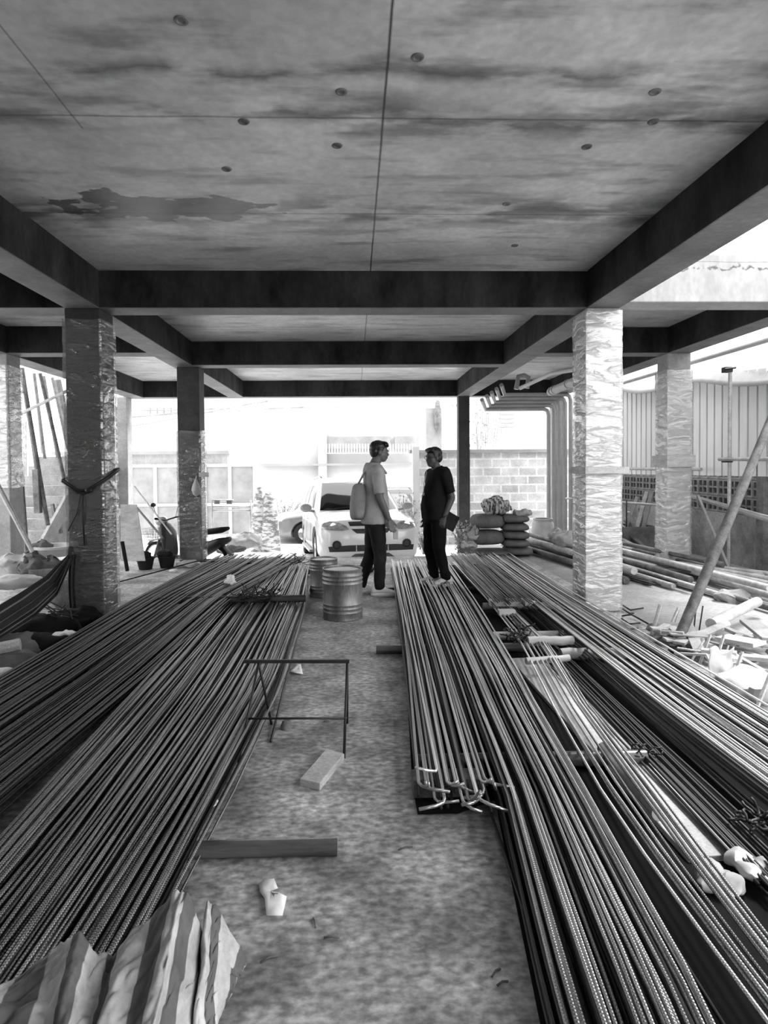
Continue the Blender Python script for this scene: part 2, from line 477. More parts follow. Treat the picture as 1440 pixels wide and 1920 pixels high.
# drip grooves: a pale fillet along the soffits
for a in ((-2.4, 2.3, 5.905, 5.93), (-2.4, 2.3, 9.2, 9.225)):
    pass
struct('parapet', MB().box(2.60, 9.0, 5.88, 6.2, 3.01, ZC+0.16), M['parapet'], bevel=0.01, local=True)
def crackfn(N, L, v, x, y, z):
    d = line_mask(N, L, z, 3.335, 0.018, nz(N, L, v, 9, 6), 0.16)
    e = line_mask(N, L, z, 3.395, 0.005, nz(N, L, v, 3, 3), 0.02)
    k = rmp(N, L, nz(N, L, v, 16, 3), 0.42, 0.5, 0, 0.75)
    a = math_node(N, L, 'SUBTRACT', 1.0, math_node(N, L, 'MULTIPLY', math_node(N, L, 'SUBTRACT', 1.0, d), k))
    return math_node(N, L, 'MULTIPLY', a, rmp(N, L, e, 0, 1, 0.55, 1))
mul_color(M['parapet'], crackfn)
struct('wall_left', MB().box(-5.05, -4.87, -4.0, 5.0, 0, ZC), M['plaster'], local=True)

struct('light_block_back', MB().box(-5.05, 2.6, -4.15, -4.0, 0, ZC+0.15), M['plaster'], local=True)  # unseen wall added behind the camera to hold back the light

# ---- columns
def column(x0, x1, y0, y1, label, wrapped=None, band=None, z0=0.0, mtl='column', seed=1.0, wrap_z=(0.02, 2.88)):
    t = thing('concrete_column', label, 'column', ((x0+x1)/2, (y0+y1)/2, z0))
    t['group'] = 'concrete columns'
    MB().box(x0, x1, y0, y1, z0, ZB).build('shaft', M[mtl], t, bevel=0.012)
    if wrapped:
        cx, cy = (x0+x1)/2, (y0+y1)/2; hx, hy = (x1-x0)/2 + 0.006, (y1-y0)/2 + 0.006
        def fn(u, v):
            z = wrap_z[0] + z0 + (wrap_z[1]-wrap_z[0]-z0)*v
            s = (u*4) % 4; k = int(s) if u < 1 else 0; f = s-k if u < 1 else 0
            c = [(-1,-1),(1,-1),(1,1),(-1,1)]
            a, b = c[k], c[(k+1) % 4]
            x = a[0]+(b[0]-a[0])*f; y = a[1]+(b[1]-a[1])*f
            q = Vector((cx+x*hx, cy+y*hy, z))
            # creases run diagonally round the shaft
            s1 = noise.noise(Vector(((q.x+q.y)*3+seed, (q.x-q.y)*3 + z*2.2, z*1.6)))
            s2 = noise.noise(Vector(((q.x+q.y)*4+z*1.5, seed*3, ((q.x-q.y)*0.9+z)*17)))
            amp = 0.006 + 0.012*abs(s1) + 0.007*max(0, s2)
            e = 1 if f in (0, 1) else 0
            q.x += x*amp*(1 if abs(x) > 0.99 else 0.2); q.y += y*amp*(1 if abs(y) > 0.99 else 0.2)
            q.z += 0.03*s1*(1 if v in (0, 1) else 0)
            return q
        w = MB().grid(fn, 48, 150).build('plastic_wrap', M[wrapped], t, smooth='all', recalc=False)
        w['label'] = 'crinkled clear plastic film'
    return t
c1l = column(-2.72, -2.39, 5.9, 6.23, 'dark column wrapped in film at the left, hammock rope tied round it', 'film', mtl='colshade', seed=1.3, wrap_z=(0.05, 2.86))
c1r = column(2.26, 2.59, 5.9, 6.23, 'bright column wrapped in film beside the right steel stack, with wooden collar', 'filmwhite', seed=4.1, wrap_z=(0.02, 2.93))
c2l = column(-2.66, -2.33, 9.35, 9.68, 'dark column hiding the middle of the parked motorbike', 'film', mtl='colshade', seed=7.7, wrap_z=(0.03, 2.0))
c3r = column(2.29, 2.54, 13.4, 13.65, 'slim bare dark column beyond the man in the dark shirt', z0=-0.62, mtl='colshade')
col_ol = column(-4.86, -4.53, 8.2, 8.53, 'film-wrapped column at the left edge before the stairs', 'filmwhite', seed=2.2, wrap_z=(1.2, 2.8))
col_or = column(4.30, 4.62, 8.3, 8.6, 'film-wrapped column before the zinc sheet wall', 'filmwhite', seed=9.2, wrap_z=(0.02, 2.72))
column(-5.10, -4.85, 13.3, 13.6, 'far slim column at the left of the street opening', z0=-0.62)
column(4.38, 4.64, 13.42, 13.66, 'far pale column behind the vertical drain pipes', z0=-0.62)
# wooden collars
def collar(x0, x1, y0, y1, z, h, col, ext=0.02):
    t = MB().box(x0-ext, x1+ext+0.05, y0-0.045, y0-0.012, z, z+h).build('collar_board', M['wood'], col, bevel=0.003)
    MB().box(x0-0.045, x0-0.012, y0-0.08, y1+0.05, z, z+h).build('collar_board', M['wood'], col, bevel=0.003)
collar(2.26, 2.59, 5.9, 6.23, 1.355, 0.068, c1r)
collar(4.30, 4.62, 8.3, 8.6, 1.40, 0.16, col_or, 0.0)
MB().box(-2.34, -2.20, 9.30, 9.34, 1.30, 1.37).build('collar_board', M['wood'], c2l)
# hanging plastic bag tied to the second left column
mb = MB().lathe([(0.005, 0.30), (0.02, 0.24), (0.05, 0.16), (0.075, 0.08), (0.06, 0.02), (0.01, 0.0)], (-2.38, 9.30, 1.02), 14)
tag(mb.jitter(0.02, 12).build('plastic_bag', M['tarp'], smooth=True), 'small plastic bag hanging on the column by the motorbike', 'bag')
# ================================================================== reinforcing steel
def lerp_path(path, y):
    if y <= path[0][0]: a, b = path[0], path[1]
    elif y >= path[-1][0]: a, b = path[-2], path[-1]
    else:
        for a, b in zip(path, path[1:]):
            if a[0] <= y <= b[0]: break
    t = (y-a[0])/(b[0]-a[0])
    return [a[i]+(b[i]-a[i])*t for i in range(1, 4)]
M['steelshade'] = mat('shade_black_steel', 0.010, 0.022, scale=4, rough=0.6)  # lower bars near black: shade in the gaps is put into the colour
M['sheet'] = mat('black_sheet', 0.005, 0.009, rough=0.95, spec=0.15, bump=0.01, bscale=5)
REST = MB()
def bar_pts(path, u0, u1, y0, y1, dz, sd, wob=0.004, bow=0.0):
    n = max(6, int((y1-y0)/0.42)); pts = []
    for i in range(n+1):
        t = i/n; y = y0+(y1-y0)*t
        xl, xr, z = lerp_path(path, y)
        u = u0+(u1-u0)*t + bow*math.sin(PI*t)
        x = xl+(xr-xl)*u + wob*noise.noise(Vector((y*0.7, sd*3.1, 0)))
        pts.append(Vector((x, y, z + dz + 0.006*noise.noise(Vector((y*0.9, sd*1.7, 5))))))
    return pts
def bundle(path, n, y0, y1, label, group, mt, r=(0.0055, 0.007), cross=0.08, layers=0.03, end=0.1, far=0.15, hook=0, rest=0, bow=0.02, cat='steel bar', gaps=0):
    for k in range(n + rest):
        rr = R.uniform(*r)
        u0 = (k+0.5)/n if k < n else R.random()
        u0 += R.uniform(-0.5, 0.5)/n
        if gaps: u0 += 0.35/gaps*math.sin(u0*2*PI*gaps)*0.45; cross_ = cross*0.6
        else: cross_ = cross
        u1 = u0 + R.gauss(0, cross_)
        u0 = min(1, max(0, u0)); u1 = min(1.0, max(0.0, u1))
        dz = R.uniform(0, layers) if k < n else -R.uniform(0.012, 0.05)
        pts = bar_pts(path, u0, u1, y0-R.uniform(0, end), y1+R.uniform(-far, far), dz, k*1.37+len(label), bow=R.gauss(0, bow))
        if hook and k < n:
            a = R.uniform(-0.25*PI, 1.1*PI) if hook == 1 else R.uniform(0.6*PI, 1.0*PI)
            d = Vector((math.cos(a), -0.25, math.sin(a)*0.55)); L_ = R.uniform(0.06, 0.13)
            p0 = pts[0]
            pts = [p0 + Vector((0, -0.035, 0)) + d*L_, p0 + Vector((0, -0.035, 0)) + d*L_*0.4, p0 + Vector((0, -0.025, 0)) + d*0.01] + pts
        if k < n:
            o = MB().tube(pts, rr, 7).build('steel_bar', M[mt], smooth='all')
            if k in (0, n-1):
                tag(o, label.replace('long', 'outermost').replace('thin short', 'outermost thin')[:200] + (', left edge' if k == 0 else ', right edge'), cat, group)
            else: tag(o, label, cat, group)
        else:
            REST.tube(pts, rr, 5)
OL = [(0.3, -2.32, -1.50, 0.13), (2.4, -2.26, -1.42, 0.13), (4.0, -2.20, -1.30, 0.14), (5.9, -2.08, -1.20, 0.19), (7.2, -2.03, -1.00, 0.17), (9.0, -2.00, -0.76, 0.13)]
IL = [(0.3, -1.20, -0.66, 0.12), (1.9, -1.26, -0.58, 0.12), (2.7, -1.28, -0.53, 0.12), (3.7, -1.28, -0.47, 0.13), (5.9, -1.30, -0.50, 0.12), (8.3, -1.15, -0.63, 0.10)]
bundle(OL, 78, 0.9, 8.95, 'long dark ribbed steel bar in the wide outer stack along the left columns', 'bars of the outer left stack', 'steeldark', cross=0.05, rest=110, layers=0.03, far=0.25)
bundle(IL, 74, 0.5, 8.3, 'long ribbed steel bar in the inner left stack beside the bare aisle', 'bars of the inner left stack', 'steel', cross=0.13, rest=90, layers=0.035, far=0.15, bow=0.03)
R1 = [(2.4, 0.25, 0.56, 0.11), (4.0, 0.328, 0.65, 0.12), (8.5, 0.51, 0.84, 0.10)]
R2 = [(0.6, 0.40, 0.72, 0.12), (1.43, 0.466, 0.86, 0.12), (2.46, 0.585, 0.935, 0.12), (3.3, 0.62, 0.99, 0.12), (3.8, 0.645, 1.035, 0.12), (5.9, 0.73, 1.16, 0.12), (8.6, 0.80, 1.28, 0.10)]
RB = [(1.0, 0.96, 1.12, 0.11), (1.81, 0.955, 1.18, 0.11), (2.31, 0.965, 1.235, 0.11), (3.3, 1.07, 1.30, 0.11), (4.5, 1.22, 1.46, 0.11), (6.0, 1.30, 1.48, 0.10), (8.6, 1.34, 1.55, 0.10)]
RC = [(1.9, 1.62, 2.16, 0.13), (3.3, 1.60, 2.17, 0.13), (6.3, 1.64, 2.19, 0.13), (8.0, 1.70, 2.27, 0.11), (9.0, 1.74, 2.33, 0.10)]
RD = [(5.45, 1.24, 1.66, 0.20), (6.4, 1.28, 1.69, 0.19), (8.9, 1.38, 1.85, 0.15)]
bundle(R1, 18, 2.55, 8.4, 'bent-ended ribbed steel bar in the short stack right of the aisle', 'hooked bars right of the aisle', 'steellit', cross=0.12, hook=1, rest=8, end=0.2, layers=0.06)
bundle(R2, 28, 0.7, 8.6, 'long pale-lit steel bar in the right stack running under the dark-shirted man', 'bars of the stack right of the aisle', 'steellit', cross=0.16, rest=12, layers=0.05, r=(0.0052, 0.0068), bow=0.02, gaps=5)
bundle(RB, 12, 1.2, 8.4, 'long steel bar of the narrow bundle lying over the pale plank', 'bars over the pale plank', 'steellit', cross=0.10, rest=0, layers=0.03, r=(0.0055, 0.007), gaps=2)
bundle(RC, 34, 1.9, 8.8, 'long steel bar in the outermost right stack by the rubble', 'bars of the outermost right stack', 'steellit', cross=0.10, rest=16, layers=0.06, r=(0.0055, 0.007), bow=0.015, gaps=4)
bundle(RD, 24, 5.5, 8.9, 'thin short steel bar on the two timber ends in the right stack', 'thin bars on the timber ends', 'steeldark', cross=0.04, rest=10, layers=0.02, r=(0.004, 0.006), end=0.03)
for k in range(34):  # extra low bars, added to block light under the right stacks
    u = R.random(); y0 = R.uniform(2.5, 2.7); REST.tube(bar_pts(R1, u, u, y0, 8.4, -R.uniform(.03, .10), k*1.9), 0.007, 5)
for k in range(44):
    u = R.random(); REST.tube(bar_pts(R2, u, u, .8, 8.4, -R.uniform(.03, .11), k*1.3), 0.007, 5)
# deep bars in the gap between the bundles
for k in range(22):
    x = R.uniform(1.32, 1.62); pts = bar_pts([(1.5, 0, 1, 0.035), (9, 0.1, 1.1, 0.035)], x, x+R.gauss(0.05, 0.05), 1.7+R.uniform(0, .4), 8.5, R.uniform(0, .03), k*2.2)
    REST.tube(pts, 0.006, 5)
for k in range(12):
    x = R.uniform(0.50, 1.0); pts = bar_pts([(1.5, 0, 1, 0.02), (9, 0.1, 1.1, 0.02)], x, x+R.gauss(0.1, 0.05), 1.3, 8.0, R.uniform(0, .02), k*2.2)
    REST.tube(pts, 0.006, 5)
o = REST.build('lower_steel_bars', M['steelshade'], smooth='all')
tag(o, 'lower layers of shade-black steel bars packed under the top bars of all the stacks', 'steel bars', kind='stuff')
tag(MB().poly([(0.41, 0.9, .004), (0.455, 1.43, .004), (0.575, 2.44, .004), (0.60, 2.60, .004), (0.42, 2.50, .004), (0.25, 2.50, .004), (0.25, 2.75, .004), (0.335, 4.0, .004), (0.44, 6.5, .004), (0.5, 8.6, .004), (2.0, 8.9, .004), (2.16, 6.0, .004), (2.2, 1.2, .004)], 0.003).build('shade_sheet', M['sheet']), 'black sheet added as shade on the floor under the right steel stacks', 'sheet')  # added near-black sheet: stands for the shade under and between the bars
# stray bars beside the inner left stack
def stray(pts, label, r=0.006, mt='steel'):
    tag(MB().tube(pts, r, 7).build('steel_bar', M[mt], smooth='all'), label, 'steel bar')
stray([G(508,1390,0.01), G(530,1300,0.04), G(562,1180,0.07), G(574,1130,0.09), P(583,1085,7.6)], 'single loose bar leaning down through the bar trestle to the floor', 0.007)
stray([G(385,1528,0.01), G(440,1430,0.02), G(520,1290,0.05), G(563,1160,0.09), P(588,1080,7.5)], 'thin loose bar along the aisle edge of the inner left stack', 0.005)
stray([G(236,1690,0.01), G(330,1560,0.012), G(455,1375,0.05), G(512,1328,0.06)], 'bent loose bar crossing the left leg of the bar trestle', 0.005)
stray([G(330,1690,0.02), G(440,1480,0.03), G(490,1370,0.04), G(540,1240,0.06)], 'pale loose bar lowest on the aisle side of the left stack', 0.005)
# ---- bearers
def log(name, x0, x1, y, z, r, mt, label, cat='log', dy=0.0):
    n = 8; pts = [Vector((x0+(x1-x0)*i/n, y+dy*i/n + 0.006*noise.noise(Vector((i, y, x0))), z + 0.006*noise.noise(Vector((i, y*3, x0+3))))) for i in range(n+1)]
    o = tag(MB().tube(pts, [r*(1+0.08*noise.noise(Vector((i*0.7, y, 9)))) for i in range(n+1)], 14).build(name, M[mt], smooth=True), label, cat)
    return o
log('round_timber', -2.2, -0.075, 2.26, 0.030, 0.030, 'debarked', 'round debarked log jutting from under the left stack onto the aisle, nearest the tarp', dy=-0.0)
log('round_timber', -2.2, -0.505, 4.25, 0.032, 0.032, 'logdark', 'dark log end peeking out left of the bar trestle, under the inner left stack')
log('round_timber', -2.0, -0.48, 5.9, 0.185-0.01, 0.034, 'logdark', 'black log lying across the inner left stack, scraps of wire on it')
log('round_timber', -2.0, -0.60, 8.15, 0.05, 0.035, 'logdark', 'black log under the far end of the left stacks beside the rear drum')
log('round_timber', 0.155, 1.32, 4.66, 0.04, 0.034, 'debarked', 'pale log end jutting left from the right stack into the aisle')
log('round_timber', 0.24, 1.4, 6.95, 0.03, 0.03, 'logdark', 'dark log jutting into the aisle behind the white shoes')
log('round_timber', 0.28, 1.38, 2.86, 0.045, 0.036, 'debarked', 'log across under the right stack, just beyond the bent bar ends')
log('round_timber', 1.28, 1.62, 4.50, 0.135, 0.034, 'log', 'thick pale log piece lying on the bars beside the knot of wire')
log('round_timber', 1.15, 1.46, 4.08, 0.12, 0.024, 'log', 'thin log piece on the bars, nearest the pale plank', dy=0.05)
log('round_timber', 1.5, 2.04, 4.42, 0.06, 0.04, 'log', 'log end showing between the bundles of the outermost right stack')
log('round_timber', 1.1, 1.7, 4.95, 0.05, 0.035, 'log', 'short log end half hidden behind the knot of wire')
log('round_timber', 1.25, 2.3, 5.95, 0.06, 0.035, 'log', 'log end showing beside the foot of the bright right column')
def blk(name, x0, x1, y0, y1, z0, z1, mt, label, cat, rz=0, bevel=0.004, jit=0.0):
    mb = MB().box(x0, x1, y0, y1, z0, z1)
    if rz:
        c = Vector(((x0+x1)/2, (y0+y1)/2, 0)); mb.xf(Matrix.Translation(c) @ Matrix.Rotation(rz, 4, 'Z') @ Matrix.Translation(-c))
    return tag(mb.build(name, M[mt], bevel=bevel), label, cat)
blk('timber_block', 1.25, 1.69, 5.62, 5.70, 0.135, 0.195, 'log', 'square timber end carrying the thin bars, the farther and longer of two', 'timber')
blk('timber_block', 1.27, 1.42, 5.36, 5.43, 0.11, 0.16, 'log', 'square timber end carrying the thin bars, the nearer and shorter of two', 'timber')
blk('timber_block', 0.245, 0.56, 2.62, 2.72, 0.0, 0.085, 'wooddark', 'square timber block under the bent bar ends', 'timber')
blk('plank', 1.16, 1.41, 2.15, 4.45, 0.0, 0.028, 'wood', 'long pale plank on the floor under the narrow bundle of bars', 'plank', rz=0.03)
tag(MB().tube([(1.185, 2.34, 0.075), (1.19, 2.6, 0.07), (1.20, 2.92, 0.066)], 0.030, 14).build('bamboo_pole', M['log'], smooth=True), 'short round pole lying lengthwise between bars over the pale plank', 'pole')
# knots of binding wire
def wire_knot(c, r, n, label, seed, mt='iron', th=0.004, flat=0.4):
    q = random.Random(seed); mb = MB()
    for i in range(n):
        p = Vector(c) + Vector((q.uniform(-r, r), q.uniform(-r, r), q.uniform(0, r*flat))); pts = [p]
        d = Vector((q.gauss(0, 1), q.gauss(0, 1), q.gauss(0.2, 0.5))).normalized()
        for k in range(5):
            p = p + d*r*0.35; d = (d + Vector((q.gauss(0, .6), q.gauss(0, .6), q.gauss(0, .4)))).normalized()
            p.z = max(c[2]-0.02, p.z); pts.append(p)
        mb.tube(pts, th, 5)
    return tag(mb.build('binding_wire', M[mt], smooth='all'), label, 'wire')
wire_knot((1.24, 4.60, 0.13), 0.07, 26, 'dark knot of binding wire on the bars beside the thick log piece', 3, th=0.006, flat=0.9)
wire_knot((-0.86, 5.85, 0.20), 0.10, 34, 'tangle of black wire over the black log on the left stack', 4, th=0.005, flat=0.35)
wire_knot((-1.08, 5.88, 0.20), 0.07, 22, 'tangle of black wire at the left end of the black log', 9, th=0.005, flat=0.35)
wire_knot((1.36, 2.86, 0.06), 0.045, 12, 'loops of wire beside the log end in the dark gap', 5)
wire_knot((1.53, 2.26, 0.08), 0.045, 12, 'wire hooks at the right picture edge by the outermost stack', 6, th=0.006)
wire_knot((-0.80, 8.30, 0.12), 0.12, 24, 'frayed wire at the far end of the left stacks', 8, th=0.004)
# crumpled white scraps on the steel
def scrap(c, r, label, seed, mt='paper', flat=0.6, name='crumpled_paper', cat='paper'):
    mb = MB().ell(c, (r, r*0.9, r*flat), 30).jitter(r*0.5, 0.9/r, seed).jitter(r*0.25, 2.2/r, seed+3)
    return tag(mb.build(name, M[mt], smooth=True), label, cat)
scrap(P(431,1090,6.6), 0.062, 'crumpled white cup lying on the left steel stack', 1, flat=1.15, name='crumpled_cup', cat='cup')
scrap(P(521,1111,5.9), 0.022, 'tiny white scrap on the black log', 2)
scrap(P(455,1112,5.95), 0.025, 'small white scrap left on the tangle of black wire', 3)
scrap((1.36, 2.06, 0.04), 0.08, 'crumpled white plastic bag between the right bars', 5, 'white', 0.5, 'plastic_bag', 'bag')
scrap((1.55, 1.98, 0.06), 0.09, 'smooth white sheet of plastic at the right picture edge among the bars', 6, 'white', 0.4, 'plastic_bag', 'bag')
scrap((1.21, 2.0, 0.04), 0.07, 'greyish torn plastic bag under the right bars', 7, 'tarp', 0.5, 'plastic_bag', 'bag')

# ================================================================== things in the aisle
def brk(pts, label, name, mt, h, cat, bevel=0.003, z=0.0):
    return tag(MB().poly(pts, h).build(name, M[mt], bevel=bevel), label, cat)
a = [G(562,1474), G(600,1483), G(646,1426), G(612,1416)]
brk(a, 'short pale timber offcut on the aisle floor beside the bar trestle', 'timber_offcut', 'wood', 0.035, 'timber', bevel=0.004)
def sheet(pts, label, mt='paper', name='paper_scrap', cat='paper', curl=0.02):
    n = len(pts); c = sum(pts, Vector())/n; mb = MB(); mb.v = []; 
    rings = []
    for t in (0.02, 0.5, 1.0):
        rings.append([c + (p-c)*t + Vector((0, 0, 0.006 + curl*abs(noise.noise((c+(p-c)*t)*9)))) for p in pts])
    mb.loft(rings, caps=False)
    o = mb.build(name, M[mt], smooth=True, mods=[('SOLIDIFY', dict(thickness=0.002))]); return tag(o, label, cat)
sheet([G(485,1662), G(497,1653), G(514,1652), G(521,1670), G(510,1678), G(513,1688), G(538,1690), G(530,1726), G(500,1725), G(496,1692), G(487,1676)], 'torn white paper shaped like a boot on the near aisle floor', curl=0.03)
sheet([G(542,1264), G(556,1248), G(564,1249), G(568,1267)], 'small white paper lying by the dark log end behind the trestle')
sheet([G(387,1525), G(392,1508), G(404,1500), G(413,1508), G(398,1520)], 'tiny white scrap at the edge of the inner left stack')
q = MB().lathe([(0.028, 0), (0.030, 0.01), (0.026, 0.035), (0.018, 0.045), (0.003, 0.045)], G(536,1366), 14)
tag(q.jitter(0.012, 20).build('stone_chip', M['wooddark'], smooth=True), 'small dark lump on the aisle floor under the trestle rail', 'rubble')
for i, (x, y) in enumerate(((505,1797),(622,1758),(930,1822),(590,1728),(942,1843),(760,1590),(612,1352),(480,1330))):
    c = G(x, y, 0.004); a = R.uniform(0, PI); l = R.uniform(0.015, 0.03)
    o = MB().tube([c-Vector((math.cos(a)*l, math.sin(a)*l, 0)), c+Vector((0, 0, 0.004)), c+Vector((math.cos(a)*l, math.sin(a)*l*0.6, 0))], 0.003, 6).build('twig', M['wooddark'], smooth='all')
    tag(o, 'tiny dark chip of wood lying on the bare aisle floor', 'twig', 'wood chips on the aisle floor')
# ---- bar trestle
t = thing('bar_trestle', 'low black welded trestle of steel bars standing in the aisle', 'trestle', (-0.3, 3.25, 0))
zt = 0.42
A, B = P(457,1240,3.25), P(655,1240,3.25); zt = A.z
MB().bar(A, B, 0.012, 0.018).build('top_bar', M['iron'], t)
L1, R1_ = P(485,1242,3.25), P(651,1242,3.25)
for a, b in ((L1, G(447,1430)), (L1, G(509,1358)), (R1_, G(645,1422)), (R1_, G(651,1356))):
    MB().tube([a, b], 0.007, 8).build('leg', M['iron'], t, smooth='all')
c = [L1 + (G(447,1430)-L1)*0.58, R1_ + (G(645,1422)-R1_)*0.60]
MB().tube([c[0]-Vector((0.0, 0, 0)), c[1]+Vector((0.01, 0, 0))], 0.006, 8).build('rail', M['iron'], t, smooth='all')
# ---- drums
M['drum'] = mat('grimy_drum', 0.10, 0.26, scale=5, rough=0.45, metal=0.45, stretch=(1, 1, 0.3), fine=0.2)
def drum(c, r, h, label, ribs=True, mt='drum', tilt=0):
    t = thing('steel_drum', label, 'drum', c)
    prof = [(0.001, 0.006), (r*0.93, 0.006), (r, 0.0), (r*1.02, 0.008), (r, 0.02)]
    def rib(z): return [(r, z-0.012), (r*1.035, z), (r, z+0.012)]
    for z in (0.075, 0.115, 0.155): prof += rib(z*h/0.5)
    for z in (0.36, 0.40, 0.44): prof += rib(z*h/0.5)
    prof += [(r*0.985, h-0.02), (r*1.02, h-0.010), (r*1.02, h)]
    MB().lathe(prof, (0, 0, 0), 48, caps=False).build('drum_body', M[mt], t, smooth=True, local=True)
    MB().lathe([(r*1.02, h), (r*0.97, h+0.002), (r*0.95, h-0.012), (0.3*r, h-0.009), (0.001, h-0.009)], (0, 0, 0), 48, caps=False).build('lid', M['pipedark'] if False else M[mt], t, smooth=True, local=True)
    return t
d1 = G(643, 1158)
drum((d1.x, d1.y+0.02, 0), 0.188, 0.475, 'ribbed steel drum standing upside down at the aisle end, the nearer one')
d2 = P(606, 1060, 6.75)
drum((d2.x, 6.85, 0), 0.125+0.03, 0.42, 'smaller dark steel drum partly hidden behind the nearer drum')
tag(MB().lathe([(0.20, 0), (0.22, 0.03), (0.21, 0.05), (0.15, 0.05), (0.14, 0.02), (0.15, 0.0)], (P(672,1062,8.4).x, 8.4, 0), 32).build('tyre', M['rubber'], smooth=True), 'dark tyre lying flat under the car bumper', 'tyre')
# ================================================================== people
def ell_ring(c, rx, ry, ang=0, n=24, sq=2.3, tilt=0):
    out = []
    for j in range(n):
        t = 2*PI*j/n; ct, st = math.cos(t), math.sin(t)
        x = rx*abs(ct)**(2/sq)*(1 if ct >= 0 else -1); y = ry*abs(st)**(2/sq)*(1 if st >= 0 else -1)
        out.append(Vector((c[0]+x*math.cos(ang)-y*math.sin(ang), c[1]+x*math.sin(ang)+y*math.cos(ang), c[2]+tilt*y)))
    return out
def hand(mb, wrist, d, side, curl=0.5, s=1.0, palm_n=None):
    """palm and five bent fingers; d = pointing direction, side = towards the thumb, palm faces palm_n"""
    d = Vector(d).normalized(); side = Vector(side); side = (side - d*side.dot(d)).normalized(); nrm = palm_n or d.cross(side)
    w = Vector(wrist)
    rings = []
    for t, a, b in ((-0.01, 0.024, 0.018), (0.02, 0.032, 0.017), (0.05, 0.040, 0.015), (0.085, 0.040, 0.013), (0.095, 0.034, 0.010)):
        c = w + d*t*s
        rings.append([c + side*math.cos(2*PI*j/12)*a*s + nrm*math.sin(2*PI*j/12)*b*s for j in range(12)])
    mb.loft(rings)
    for k, (off, ln) in enumerate(((0.030, 0.070), (0.010, 0.080), (-0.010, 0.074), (-0.029, 0.058))):
        p = w + (d*0.085 + side*off)*s; pts = [w + (d*0.06 + side*off*0.9)*s, p]; dd = d + side*off*2
        for m in range(3):
            a = curl*(0.5+0.5*m)
            dd = (dd.normalized()*math.cos(a) + nrm*math.sin(a)).normalized()
            p = p + dd*ln*s*(0.45, 0.32, 0.25)[m]; pts.append(p)
        mb.tube(pts, [0.0095*s, 0.0095*s, 0.009*s, 0.0083*s, 0.007*s], 8)
    p = w + (d*0.02 + side*0.024)*s
    mb.tube([p, p + (d*0.025+side*0.022)*s, p + (d*0.052+side*0.030+nrm*0.012)*s, p + (d*0.074+side*0.028+nrm*0.024)*s], [0.013*s, 0.012*s, 0.0105*s, 0.008*s], 8)
def head(mb, c, m3, s=1.0):
    """c = centre of the skull, m3 turns the head (local +y is where it looks)"""
    c = Vector(c); T = lambda x, y, z: c + m3 @ Vector((x, y, z))*s
    mb.ell(c + m3 @ Vector((0, -0.012, 0.028))*s, (0.076*s, 0.095*s, 0.085*s), 24, m3)
    mb.ell(T(0, 0.018, -0.030), (0.066*s, 0.074*s, 0.078*s), 20, m3)
    mb.ell(T(0, 0.040, -0.078), (0.046*s, 0.042*s, 0.034*s), 16, m3)       # chin and jaw
    mb.ell(T(0, 0.078, 0.020), (0.050*s, 0.016*s, 0.012*s), 14, m3)         # brow
    mb.loft([[T(-.008, .080, .018), T(.008, .080, .018), T(.008, .070, .018), T(-.008, .070, .018)],
             [T(-.010, .100, -.018), T(.010, .100, -.018), T(.012, .080, -.018), T(-.012, .080, -.018)],
             [T(-.016, .106, -.034), T(.016, .106, -.034), T(.018, .080, -.034), T(-.018, .080, -.034)],
             [T(-.012, .092, -.040), T(.012, .092, -.040), T(.014, .080, -.040), T(-.014, .080, -.040)]])
    mb.ell(T(0, 0.086, -0.056), (0.024*s, 0.010*s, 0.0055*s), 12, m3)       # lips
    mb.ell(T(0, 0.083, -0.066), (0.021*s, 0.010*s, 0.006*s), 12, m3)
    for k in (-1, 1):
        mb.ell(T(0.077*k, -0.005, -0.008), (0.012*s, 0.020*s, 0.032*s), 12, m3)
        mb.ell(T(0.040*k, 0.058, -0.030), (0.022*s, 0.020*s, 0.022*s), 12, m3)  # cheeks
def limb(mb, pts, rs, n=16):
    # resample so the joints are rounded
    P_ = [Vector(p) for p in pts]; out = []; ro = []
    for i in range(len(P_)-1):
        for k in range(6):
            t = k/6; a = P_[max(0, i-1)]; b = P_[i]; c = P_[i+1]; d = P_[min(len(P_)-1, i+2)]
            cr = 0.5*((2*b) + (-a+c)*t + (2*a-5*b+4*c-d)*t*t + (-a+3*b-3*c+d)*t**3)
            lin = b + (c-b)*t
            out.append(lin*0.55 + cr*0.45); ro.append(rs[i] + (rs[i+1]-rs[i])*t)
    out.append(P_[-1]); ro.append(rs[-1]); mb.tube(out, ro, n)
